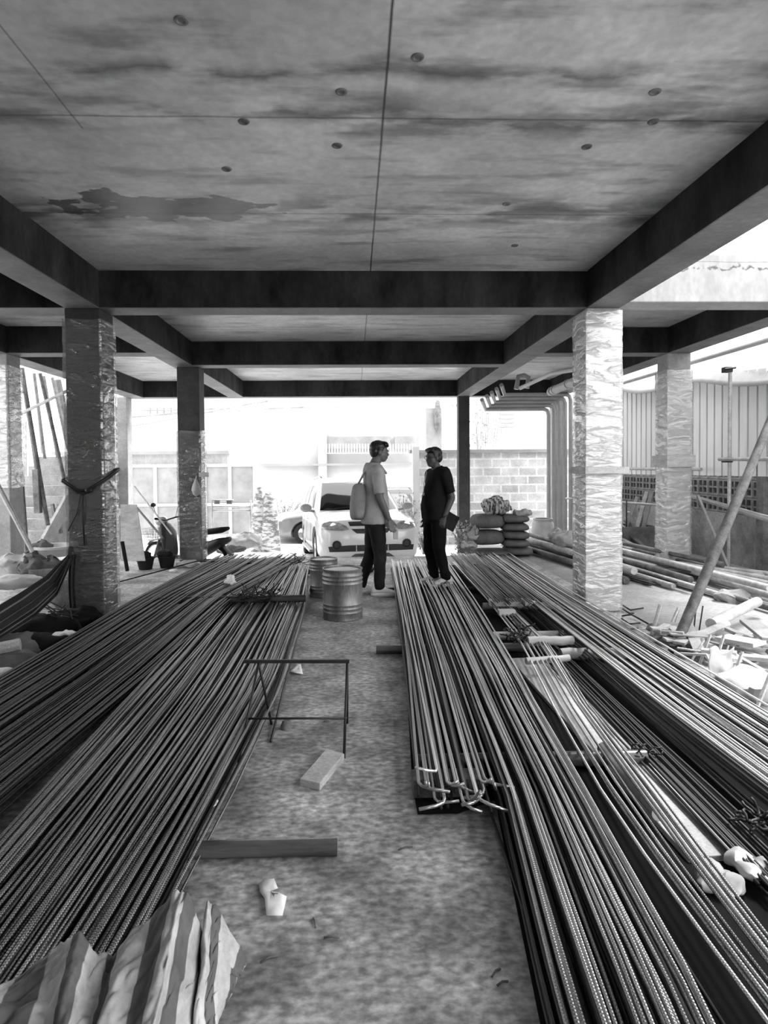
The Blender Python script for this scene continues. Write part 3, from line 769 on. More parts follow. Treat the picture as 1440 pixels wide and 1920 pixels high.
def shoe(ankle, toe_dir, label, name, parent, mu, ms, s=1.0, z0=0.0):
    d = Vector((toe_dir[0], toe_dir[1], 0)).normalized(); r = Vector((d.y, -d.x, 0)); a = Vector((ankle[0], ankle[1], z0))
    def ring(t, w, h0, h1, n=14):
        c = a + d*t*s; return [c + r*math.cos(2*PI*j/n)*w*s + Vector((0, 0, (h0+h1)/2*s + math.sin(2*PI*j/n)*(h1-h0)/2*s)) for j in range(n)]
    up = MB().loft([ring(-0.082, .020, .03, .07), ring(-0.070, .034, .018, .105), ring(-0.03, .038, .018, .115), ring(0.02, .040, .018, .105), ring(0.07, .044, .018, .082), ring(0.12, .047, .018, .062), ring(0.165, .040, .018, .050), ring(0.188, .022, .02, .04)])
    o = up.build(name, mu, parent, smooth='all', mods=[('SUBSURF', dict(levels=1, render_levels=1))])
    if label: o['label'] = label
    def sring(z, e):
        out = []
        for j in range(28):
            t = 2*PI*j/28; y = math.cos(t); x = math.sin(t)
            ln = 0.053 + 0.140*y + 0.0*e; w = (0.043 + 0.006*y)*x
            out.append(a + d*(ln + e*y)*s + r*(w + e*x)*s + Vector((0, 0, z*s)))
        return out
    q = MB().loft([sring(0.0, -0.006), sring(0.006, 0.0), sring(0.024, 0.002), sring(0.032, -0.004)])
    e = q.build('sole', ms, o, smooth=True)
    lc = MB()
    for k in range(4):
        t = 0.035 + 0.022*k; h = 0.098 - 0.013*k
        lc.tube([a + d*t*s - r*0.022*s + Vector((0, 0, (h-0.008)*s)), a + d*(t+.004)*s + Vector((0, 0, (h+0.004)*s)), a + d*t*s + r*0.022*s + Vector((0, 0, (h-0.008)*s))], 0.0028*s, 5)
    lc.build('laces', ms, o, smooth='all')
    return o
M['skin'] = mat('skin', 0.10, 0.13, scale=8, rough=0.55)
M['skin2'] = mat('tanned_skin', 0.05, 0.07, scale=8, rough=0.55)
M['hair'] = mat('black_hair', 0.006, 0.014, scale=30, rough=0.45, bump=0.004, bscale=60, stretch=(1, 1, 0.3))
M['shirtlight'] = mat('pale_knit_shirt', 0.30, 0.38, scale=8, rough=0.9, bump=0.006, bscale=9)
M['shirtdark'] = mat('dark_polo', 0.007, 0.012, scale=8, rough=0.85, bump=0.006, bscale=9)
M['jeans'] = mat('dark_jeans', 0.010, 0.022, scale=6, rough=0.9, bump=0.006, bscale=10)
M['jeansb'] = mat('black_trousers', 0.003, 0.006, scale=6, rough=0.9, bump=0.006, bscale=10)
M['bag'] = mat('grey_canvas_bag', 0.20, 0.28, scale=6, rough=0.9, bump=0.008, bscale=7)
M['shoew'] = mat('white_leather', 0.80, 0.90, scale=9, rough=0.6)
M['shoeg'] = mat('grey_mesh_shoe', 0.38, 0.62, scale=26, rough=0.8)

def man(name, label, loc, ang, J, skin, shirt, trousers, shoem, solem, hairfn, z0=0.0, sh=1.0, belly=0.0):
    """J: joints in local metres, +y forward, +x the man's right, z above the ground he stands on"""
    root = thing(name, label, 'person', loc, ang)
    hips, chest, neck, hd = Vector(J['hips']), Vector(J['chest']), Vector(J['neck']), Vector(J['head'])
    hm = Matrix.Rotation(J.get('head_turn', 0), 3, 'Z') @ Matrix.Rotation(J.get('head_tilt', 0), 3, 'X')
    tr = J.get('twist', 0)
    body = MB()
    def torso(mb, e, z0_, z1_, loose=0.0):
        L_ = []
        H = chest.z - hips.z
        for z, rx, ry, oy in ((-0.10, .150, .105, -.01), (-0.02, .162, .118, -.012), (0.10, .150, .112+belly*.5, belly*.6), (0.22, .146, .110+belly, belly), (0.34, .158, .112+belly*.4, belly*.5), (0.44, .172, .112, 0), (0.52, .172, .100, -.006), (0.565, .140, .082, -.012), (0.60, .085, .062, -.012)):
            zz = hips.z + z*H/0.42
            if zz < z0_ - 1e-6 or zz > z1_: continue
            t = (zz-hips.z)/(chest.z-hips.z); c = hips + (chest-hips)*t
            L_.append(ell_ring((c.x, c.y+oy, zz), (rx+e+loose*(z < .15))*sh, ry+e+loose*(z < .15), ang=tr*min(1, max(0, t)), n=28, sq=2.4))
        mb.loft(L_)
    torso(body, -0.004, hips.z-0.12, 9)
    top = Vector((chest.x, chest.y, hips.z + 0.58*(chest.z-hips.z)/0.42))
    limb(body, [top-Vector((0, 0, .05)), neck, hd - hm @ Vector((0, 0.01, 0.05))], [0.062, 0.056, 0.056])
    head(body, hd, hm)
    for sd in ('r', 'l'):
        s_, e_, w_ = Vector(J['sh_'+sd]), Vector(J['el_'+sd]), Vector(J['wr_'+sd])
        limb(body, [s_, (s_+e_)/2, e_, (e_*.6+w_*.4), w_], [0.052, 0.047, 0.039, 0.038, 0.026])
        hd_ = J['hand_'+sd]
        hand(body, w_, hd_[0], hd_[1], hd_[2], 1.0)
        h_, k_, a_ = Vector(J['hip_'+sd]), Vector(J['kn_'+sd]), Vector(J['an_'+sd])
        limb(body, [h_, (h_+k_)/2, k_, k_*.65+a_*.35, a_, a_+Vector((0, .02, -.04))], [0.082, 0.070, 0.052, 0.050, 0.034, 0.034])
    b = remesh_mb(body, 0.0065, 3).build('body', skin, root, smooth='all', local=True)
    # shirt
    sm = MB(); torso(sm, 0.014, hips.z-0.11, 9, loose=0.022)
    limb(sm, [top-Vector((0, 0, .03)), neck+(top-neck)*0.35], [0.085, 0.070])
    for sd in ('r', 'l'):
        s_, e_ = Vector(J['sh_'+sd]), Vector(J['el_'+sd]); k = J.get('sleeve', 0.82)*1.0
        q = s_ + (e_-s_)*k
        limb(sm, [s_ + (Vector((chest.x, chest.y, s_.z)) - s_)*0.25, s_, (s_+q)/2, q], [0.066, 0.072, 0.066, 0.064])
    sm = remesh_mb(sm, 0.009, 5)
    sm.v = [p + Vector((noise.noise(Vector((p.x*9, p.y*9, p.z*5))), noise.noise(Vector((p.x*9+7, p.y*9, p.z*5))), 0))*0.011 for p in sm.v]
    so = sm.build('shirt', shirt, root, smooth='all', local=True)
    # trousers
    tm = MB()
    tm.loft([ell_ring((hips.x, hips.y-0.01, hips.z+z), rx*sh, ry, n=28, sq=2.4) for z, rx, ry in ((-0.13, .150, .110), (-0.06, .172, .128), (0.02, .172, .124), (0.08, .160, .116))])
    for sd in ('r', 'l'):
        h_, k_, a_ = Vector(J['hip_'+sd]), Vector(J['kn_'+sd]), Vector(J['an_'+sd])
        limb(tm, [h_, (h_+k_)/2, k_, (k_+a_)/2, a_ - Vector((0, 0, .012))], [0.100, 0.090, 0.072, 0.066, 0.058], 18)
    tm = remesh_mb(tm, 0.009, 4)
    tm.v = [p + Vector((noise.noise(Vector((p.x*8, p.y*8, p.z*11))), noise.noise(Vector((p.x*8+7, p.y*8, p.z*11))), 0))*(0.010 if p.z > 0.3 else 0.014) for p in tm.v]
    tm.build('trousers', trousers, root, smooth='all', local=True)
    MB().loft([ell_ring((hips.x, hips.y-0.01, hips.z+z), rx*sh, ry, n=28, sq=2.4) for z, rx, ry in ((0.045, .174, .127), (0.078, .172, .125))]).build('belt', M['black'], root, smooth=True, local=True)
    for sd in ('r', 'l'):
        a_ = Vector(J['an_'+sd]); f = J['foot_'+sd]
        # the shoe is laid out in the root's frame
        sho = shoe((a_.x, a_.y), f, None, 'shoe', root, shoem, solem, 1.10, a_.z-0.085)
        shift_local(sho, root)
    hairfn(root, hd, hm)
    return root
def shift_local(o, root):
    """pieces built with parent_origin() in a frame that is already local"""
    off = parent_origin(root)
    def fix(q):
        for v in q.data.vertices: v.co += off
        for c in q.children: fix(c)
    fix(o)
def hair_short(root, c, m3, sweep=1):
    mb = MB(); T = lambda x, y, z: c + m3 @ Vector((x, y, z))
    mb.ell(T(0, -0.024, 0.050), (0.086, 0.098, 0.080), 24, m3)
    mb.ell(T(0, -0.055, 0.005), (0.080, 0.066, 0.080), 20, m3)
    mb.ell(T(0, 0.035, 0.088), (0.068, 0.056, 0.034), 20, m3)
    for k in (-1, 1): mb.ell(T(0.070*k, -0.004, 0.030), (0.014, 0.040, 0.042), 14, m3)
    for i in range(16):
        a = PI*i/15; mb.ell(T(0.066*math.cos(a), 0.050 + 0.025*math.sin(a), 0.080+0.012*math.sin(a*3)), (0.016, 0.02, 0.018), 8, m3)
    q = remesh_mb(mb, 0.006, 3); q.v = [p + noise.noise_vector(p*45)*0.004 for p in q.v]
    q.build('hair', M['hair'], root, smooth='all', local=True)
def glasses(root, c, m3, mt):
    g_ = MB(); T = lambda x, y, z: c + m3 @ Vector((x, y, z))
    for k in (-1, 1):
        g_.tube([T(k*0.034 + 0.026*math.cos(2*PI*i/16), 0.099-0.012*abs(math.cos(2*PI*i/16)), 0.002 + 0.019*math.sin(2*PI*i/16)) for i in range(17)], 0.0022, 6, caps=False)
        g_.tube([T(k*0.062, 0.090, 0.004), T(k*0.080, 0.02, 0.004), T(k*0.080, -0.01, -0.002)], 0.002, 6)
    g_.tube([T(-0.009, 0.102, 0.004), T(0.009, 0.102, 0.004)], 0.0022, 6)
    g_.build('glasses', mt, root, smooth='all', local=True)

# man in the pale shirt: faces right (+X world) and a little away; local +y -> world +X
f1 = G(716, 1117, 0.0)
J1 = dict(hips=(0, -0.02, 0.90), chest=(0, -0.025, 1.31), neck=(0, -0.015, 1.475), head=(0.0, 0.045, 1.605), head_turn=-0.10, head_tilt=-0.08, twist=0.0,
    sh_r=(0.185, -0.015, 1.385), el_r=(0.225, 0.005, 1.10), wr_r=(0.20, 0.105, 0.86), hand_r=((0.0, 0.28, -1), (-0.4, 0.9, 0.2), 0.35),
    sh_l=(-0.185, -0.015, 1.385), el_l=(-0.22, 0.02, 1.10), wr_l=(-0.19, 0.14, 0.88), hand_l=((0.0, 0.25, -1), (0.4, 0.9, 0.2), 0.35),
    hip_r=(0.085, -0.02, 0.84), kn_r=(0.09, 0.02, 0.47), an_r=(0.09, 0.01, 0.085), foot_r=(0.15, 1),
    hip_l=(-0.085, -0.02, 0.84), kn_l=(-0.11, -0.05, 0.47), an_l=(-0.13, -0.17, 0.085), foot_l=(-0.1, 1), sleeve=0.85)
def h1(root, c, m3): hair_short(root, c, m3); glasses(root, c, m3, M['pipe'])
man1 = man('man', 'man in a pale half-sleeve shirt and dark jeans facing right, satchel on his back', (f1.x-0.05, f1.y+0.08, 0), math.radians(-82), J1, M['skin'], M['shirtlight'], M['jeans'], M['shoew'], M['shoew'], h1, belly=0.012)
# satchel: worn, hangs behind him
bagb = MB().loft([ell_ring((-0.02, -0.205, z), rx, ry, n=20, sq=3.2) for z, rx, ry in ((0.84, .10, .05), (0.87, .15, .075), (1.02, .16, .085), (1.18, .15, .075), (1.25, .12, .05), (1.265, .05, .02))]).jitter(0.045, 6)
bg_ = thing('shoulder_bag', 'soft grey canvas bag hanging on the back of the pale-shirted man', 'bag', man1.location, man1.rotation_euler.z)
bagb.build('bag_body', M['bag'], bg_, smooth='all', local=True, mods=[('SUBSURF', dict(levels=1, render_levels=1))])
MB().tube([(0.06, -0.23, 1.22), (0.09, -0.155, 1.36), (0.10, -0.06, 1.452), (0.10, 0.04, 1.445), (0.09, 0.10, 1.36)], 0.012, 8).build('strap', M['bag'], bg_, smooth='all', local=True)
ph = thing('phone', 'small pale phone dangling in the hand of the pale-shirted man', 'phone', man1.location, man1.rotation_euler.z)
MB().box(0.185, 0.197, 0.150, 0.205, 0.64, 0.765).build('case', M['pvc'], ph, local=True, bevel=0.004)
# man in the dark polo: faces left and towards the camera
f2 = P(819, 1080, 6.95)
J2 = dict(hips=(0, 0.0, 0.885), chest=(0, -0.045, 1.265), neck=(0, -0.02, 1.415), head=(0.0, 0.02, 1.535), head_turn=0.12, head_tilt=-0.03, twist=0.0,
    sh_r=(0.18, -0.04, 1.335), el_r=(0.225, -0.06, 1.06), wr_r=(0.20, 0.02, 0.82), hand_r=((0, 0.2, -1), (-0.5, 0.8, 0.2), 0.5),
    sh_l=(-0.18, -0.04, 1.335), el_l=(-0.215, -0.11, 1.06), wr_l=(-0.205, -0.01, 0.83), hand_l=((0.1, 0.3, -0.95), (0.6, 0.6, 0.3), 0.9),
    hip_r=(0.082, 0.0, 0.825), kn_r=(0.10, 0.03, 0.45), an_r=(0.115, -0.06, 0.085), foot_r=(0.35, 1),
    hip_l=(-0.082, 0.0, 0.825), kn_l=(-0.10, 0.0, 0.45), an_l=(-0.09, -0.10, 0.085), foot_l=(0.0, 1), sleeve=0.80)
def h2(root, c, m3): hair_short(root, c, m3); glasses(root, c, m3, M['iron'])
man2 = man('man', 'man in a dark polo shirt standing on the right steel bars, clipboard in hand', (f2.x-.03, 6.85, 0.10), math.radians(112), J2, M['skin2'], M['shirtdark'], M['jeansb'], M['shoeg'], M['shoew'], h2, belly=0.02)
man2.scale = (0.92, 0.92, 0.935)
cb = thing('clipboard', 'dark clipboard held against the thigh of the dark-shirted man', 'clipboard', man2.location, man2.rotation_euler.z)
MB().box(-0.165, -0.153, -0.19, -0.03, 0.64, 0.82, Matrix.Translation((-0.16, -0.1, .73)) @ Matrix.Rotation(0.5, 4, 'X') @ Matrix.Translation((0.16, 0.1, -.73))).build('board', M['jeans'], cb, local=True)
MB().tube([(0.05, 0.085, 1.37), (0.03, 0.135, 1.22), (0.02, 0.145, 1.12)], 0.006, 6).build('lanyard', M['white'], man2, local=True, smooth='all')['label'] = 'white lanyard'
MB().lathe([(0.001, 0), (0.018, 0.0), (0.018, 0.006), (0.001, 0.006)], (0.02, 0.15, 1.10), 16, Matrix.Rotation(PI/2, 4, 'X')).build('badge', M['white'], man2, local=True, smooth=True)
MB().tube([Vector((-0.206, -0.015, 0.85)) + Vector((0.030*math.cos(2*PI*i/16), 0.030*math.sin(2*PI*i/16), -0.012*math.sin(2*PI*i/16))) for i in range(17)], 0.008, 6, caps=False).build('wristwatch', M['black'], man2, local=True, smooth='all')
# ================================================================== vehicles
M['paintw'] = mat('white_car_paint', 0.74, rough=0.28, coat=0.8)
M['paintd'] = mat('grey_car_paint', 0.12, rough=0.3, coat=0.8)
M['glassd'] = mat('dark_glass', 0.012, rough=0.05, spec=0.6)
M['glassside'] = mat('side_glass', 0.35, rough=0.08, spec=0.8)
M['lamp'] = mat('headlamp_glass', 0.18, 0.45, scale=14, rough=0.08, coat=1.0)
M['chrome'] = mat('chrome', 0.7, rough=0.15, metal=1.0)
M['trimb'] = mat('black_trim', 0.015, rough=0.5)
def eval_mb(o):
    dg = bpy.context.evaluated_depsgraph_get(); dg.update()
    me = bpy.data.meshes.new_from_object(o.evaluated_get(dg))
    out = MB(); out.v = [v.co.copy() for v in me.vertices]; out.f = [list(p.vertices) for p in me.polygons]
    bpy.data.objects.remove(o); bpy.data.meshes.remove(me)
    return out
def patch(bvh, top, bot, axis, off, nu=14, nv=6, start=-3.0):
    """a panel that follows the hull: two edge polylines seen along an axis, dropped on to it"""
    def along(pl, u):
        f = u*(len(pl)-1); i = min(int(f), len(pl)-2); t = f-i
        return (pl[i][0]+(pl[i+1][0]-pl[i][0])*t, pl[i][1]+(pl[i+1][1]-pl[i][1])*t)
    def fn(u, v):
        a = along(top, u); b = along(bot, u); p = (a[0]+(b[0]-a[0])*v, a[1]+(b[1]-a[1])*v)
        if axis == 'y': o_, d = Vector((p[0], start, p[1])), Vector((0, 1, 0))
        elif axis == '-y': o_, d = Vector((p[0], 8, p[1])), Vector((0, -1, 0))
        else:
            sg = 1 if axis == 'x' else -1
            o_, d = Vector((-sg*3, p[0], p[1])), Vector((sg, 0, 0))
        h = bvh.ray_cast(o_, d)
        q = h[0] if h[0] is not None else o_ + d*3
        return q - d*off
    return MB().grid(fn, nu, nv)
def make_car(label, loc, rot, paint, group=None):
    root = thing('car', label, 'car', loc, 0, group); root.rotation_euler = rot
    st = [  # y, halfwidth, bottom, shoulder, top
        (-0.02, .60, .30, .62, .70), (0.03, .76, .20, .70, .80), (0.16, .88, .185, .80, .90), (0.45, .925, .19, .87, .955), (0.9, .935, .22, .93, 1.00),
        (1.3, .935, .24, .96, 1.05), (2.2, .935, .24, .97, 1.06), (3.2, .935, .24, .98, 1.06), (4.0, .925, .24, .99, 1.06), (4.45, .89, .28, .98, 1.06), (4.62, .80, .34, .95, 1.02)]
    rings = []
    for y, w, zb, zs, zt in st:
        h = [(w*.55, zb), (w*.93, zb+.01), (w, zb+.10), (w*1.0, (zb+zs)/2), (w*.985, zs-.02), (w*.90, zs+.045 if y > .3 else zs+.03), (w*.55, zt-.006), (w*.2, zt+.006)]
        rings.append([Vector((x, y, z)) for x, z in h] + [Vector((-x, y, z)) for x, z in h[::-1]])
    hull = MB().loft(rings).build('tmp', None, local=True, mods=[('SUBSURF', dict(levels=2, render_levels=2))])
    cut = MB()
    for y in (0.86, 3.57):
        for s_ in (-1, 1):
            m = Matrix.Translation((s_*0.86, y, 0.35)) @ Matrix.Rotation(PI/2, 4, 'Y')
            cut.lathe([(0.415, -0.22), (0.415, 0.22)], (0, 0, 0), 40, m)
    co = cut.build('tmpc', None, local=True)
    b = hull.modifiers.new('b', 'BOOLEAN'); b.object = co; b.operation = 'DIFFERENCE'; b.solver = 'EXACT'
    hm = eval_mb(hull); bpy.data.objects.remove(co)
    body = hm.build('body_shell', paint, root, smooth=True, local=True)
    bv = BVHTree.FromPolygons(hm.v, hm.f)
    lev = [(0.98, 1.18, 4.52, .885), (1.10, 1.38, 4.48, .865), (1.36, 1.82, 4.36, .80), (1.58, 2.20, 4.22, .715), (1.68, 2.45, 4.12, .655), (1.705, 2.75, 3.95, .55)]
    rg = []
    for z, y0, y1, hw in lev: rg.append(ell_ring((0, (y0+y1)/2, z), hw, (y1-y0)/2, n=48, sq=7.0))
    gm = MB().loft(rg)
    cab = gm.build('cabin', paint, root, smooth=True, local=True)
    bc = BVHTree.FromPolygons(gm.v, gm.f)
    patch(bc, [(-.62, 1.585), (0, 1.60), (.62, 1.585)], [(-.76, 1.04), (0, 1.03), (.76, 1.04)], 'y', 0.008, 24, 12).build('windscreen', M['glassd'], root, smooth='all', local=True)
    patch(bc, [(-.55, 1.56), (.55, 1.56)], [(-.68, 1.12), (.68, 1.12)], '-y', 0.008, 12, 8).build('rear_window', M['glassd'], root, smooth='all', local=True)
    for ax in ('x', '-x'):
        patch(bc, [(2.20, 1.50), (2.90, 1.55)], [(1.72, 1.08), (2.90, 1.08)], ax, 0.008, 10, 6).build('front_side_window', M['glassside'], root, smooth='all', local=True)
        patch(bc, [(2.98, 1.55), (3.60, 1.54)], [(2.98, 1.08), (3.78, 1.08)], ax, 0.008, 10, 6).build('rear_side_window', M['glassside'], root, smooth='all', local=True)
        patch(bc, [(3.70, 1.53), (4.00, 1.46)], [(3.88, 1.12), (4.28, 1.14)], ax, 0.008, 8, 6).build('quarter_window', M['glassside'], root, smooth='all', local=True)
    for s_ in (-1, 1):
        T = lambda l: [(x*s_, z) for x, z in l]
        hl = patch(bv, T([(.44, .80), (.56, .855), (.70, .875), (.84, .885)]), T([(.40, .735), (.52, .715), (.70, .725), (.86, .745)]), 'y', 0.012, 16, 8).build('headlight', M['lamp'], root, smooth='all', local=True)
        MB().lathe([(0.001, -.016), (0.045, -.016), (0.052, -.006), (0.052, 0.0)], bv.ray_cast(Vector((s_*.66, -3, .80)), Vector((0, 1, 0)))[0], 20, Matrix.Rotation(PI/2, 4, 'X') ).build('reflector', M['chrome'], hl, smooth=True, local=True)
        q = bv.ray_cast(Vector((s_*.62, -3, .475)), Vector((0, 1, 0)))[0]
        MB().lathe([(0.072, -0.01), (0.078, 0.028), (0.062, 0.032), (0.05, 0.014), (0.001, 0.014)], q, 24, Matrix.Rotation(PI/2, 4, 'X')).build('fog_lamp', M['trimb'], root, smooth=True, local=True)
        # mirror
        mr = MB().ell((s_*1.02, 1.50, 1.09), (0.115, 0.07, 0.085), 18).tube([(s_*.86, 1.62, 1.02), (s_*.96, 1.54, 1.04)], 0.028, 10)
        mr.build('wing_mirror', M['pvc'] if paint is M['paintw'] else paint, root, smooth='all', local=True)
        MB().tube([(s_*.60, 2.55, 1.70), (s_*.62, 2.62, 1.745), (s_*.62, 3.9, 1.735), (s_*.60, 4.0, 1.67)], 0.018, 8).build('roof_rail', M['pvc'], root, smooth='all', local=True)
        MB().bar((s_*.935, 1.3, .27), (s_*.935, 3.15, .27), 0.10, 0.05).build('side_step', M['pvc'], root, local=True, bevel=0.01)
        for y in (1.52, 2.50, 3.40):
            l = MB().tube([bv.ray_cast(Vector((s_*3, y, z)), Vector((-s_, 0, 0)))[0] + Vector((s_*.001, 0, 0)) for z in (.30, .45, .60, .75, .90)], 0.004, 5)
            l.build('door_gap', M['trimb'], root, local=True)
        for y in (2.30, 3.22):
            q = bv.ray_cast(Vector((s_*3, y, .86)), Vector((-s_, 0, 0)))[0]
            MB().tube([q+Vector((0, -.09, 0)), q+Vector((s_*.03, -.05, 0)), q+Vector((s_*.03, .05, 0)), q+Vector((0, .09, 0))], 0.011, 8).build('door_handle', paint, root, smooth='all', local=True)
    patch(bv, [(-.40, .865), (0, .875), (.40, .865)], [(-.38, .79), (.38, .79)], 'y', 0.010, 16, 4).build('upper_grille', M['trimb'], root, smooth='all', local=True)
    patch(bv, [(-.36, .745), (.36, .745)], [(-.27, .665), (0, .655), (.27, .665)], 'y', 0.010, 16, 4).build('upper_grille', M['trimb'], root, smooth='all', local=True)
    patch(bv, [(-.40, .79), (.40, .79)], [(-.37, .745), (.37, .745)], 'y', 0.022, 16, 2).build('grille_bar', paint, root, smooth='all', local=True)
    q = bv.ray_cast(Vector((0, -3, .768)), Vector((0, 1, 0)))[0]
    MB().box(q.x-.07, q.x+.07, q.y-.035, q.y-.01, q.z-.018, q.z+.018).box(q.x-.03, q.x+.03, q.y-.035, q.y-.01, q.z-.03, q.z+.03).build('bow_tie_badge', M['chrome'], root, local=True, bevel=0.004)
    lg = patch(bv, [(-.76, .445), (-.4, .465), (.4, .465), (.76, .445)], [(-.74, .355), (.74, .355)], 'y', 0.010, 24, 4).build('lower_grille', M['trimb'], root, smooth='all', local=True)
    for x in (-.28, .28):
        q = bv.ray_cast(Vector((x, -3, .41)), Vector((0, 1, 0)))[0]
        MB().box(x-.006, x+.006, q.y-.02, q.y, .36, .462).build('grille_strut', M['chrome'], lg, local=True)
    patch(bv, [(-.30, .315), (.30, .315)], [(-.44, .215), (.44, .215)], 'y', 0.010, 16, 4).build('skid_plate', M['pipedark'], root, smooth='all', local=True)
    q = patch(bv, [(-.26, .625), (.26, .625)], [(-.26, .515), (.26, .515)], 'y', 0.014, 8, 3).build('number_plate', paint, root, smooth='all', local=True)
    MB().box(-.84, .84, 0.5, 4.4, .22, .42).build('underbody', M['trimb'], root, local=True)
    for y in (0.86, 3.57):
        for s_ in (-1, 1):
            m = Matrix.Translation((s_*0.81, y, 0.35)) @ Matrix.Rotation(s_*PI/2, 4, 'Y')
            w = MB().lathe([(0.22, -0.10), (0.30, -0.11), (0.342, -0.085), (0.350, -0.03), (0.350, 0.06), (0.342, 0.09), (0.30, 0.11), (0.235, 0.105)], (0, 0, 0), 40, m, caps=False)
            wo = w.build('wheel', M['rubber'], root, smooth=True, local=True)
            rm = MB().lathe([(0.235, 0.09), (0.225, 0.10), (0.215, 0.05), (0.05, 0.03), (0.001, 0.03)], (0, 0, 0), 40, m, caps=False)
            for k in range(5):
                a = 2*PI*k/5
                rm.bar(m @ Vector((0.03*math.cos(a), 0.03*math.sin(a), .085)), m @ Vector((0.222*math.cos(a), 0.222*math.sin(a), .092)), 0.05, 0.02, up=(1, 0, 0))
            rm.build('rim', M['chrome'] if paint is not M['paintw'] else M['paintw'], wo, smooth=True, local=True)
    # wipers
    for x0, x1 in ((-.55, -.05), (.02, .5)):
        pt = [bc.ray_cast(Vector((x0+(x1-x0)*t, -3, 1.06+.05*t)), Vector((0, 1, 0)))[0] + Vector((0, -.018, 0)) for t in (0, .25, .5, .75, 1)]
        MB().tube(pt, 0.007, 6).build('wiper', M['trimb'], root, smooth='all', local=True)
    return root
make_car('white sport utility car parked nose-in behind the two men', (0.30, 10.62, -0.385), (-0.045, 0, math.radians(9)), M['paintw'])
dc = make_car('dark grey car on the street, mostly hidden behind the white car', (-2.25, 17.0, -0.62), (0, 0, math.radians(-82)), M['paintd'])

dc.scale = (1, 1, .84)
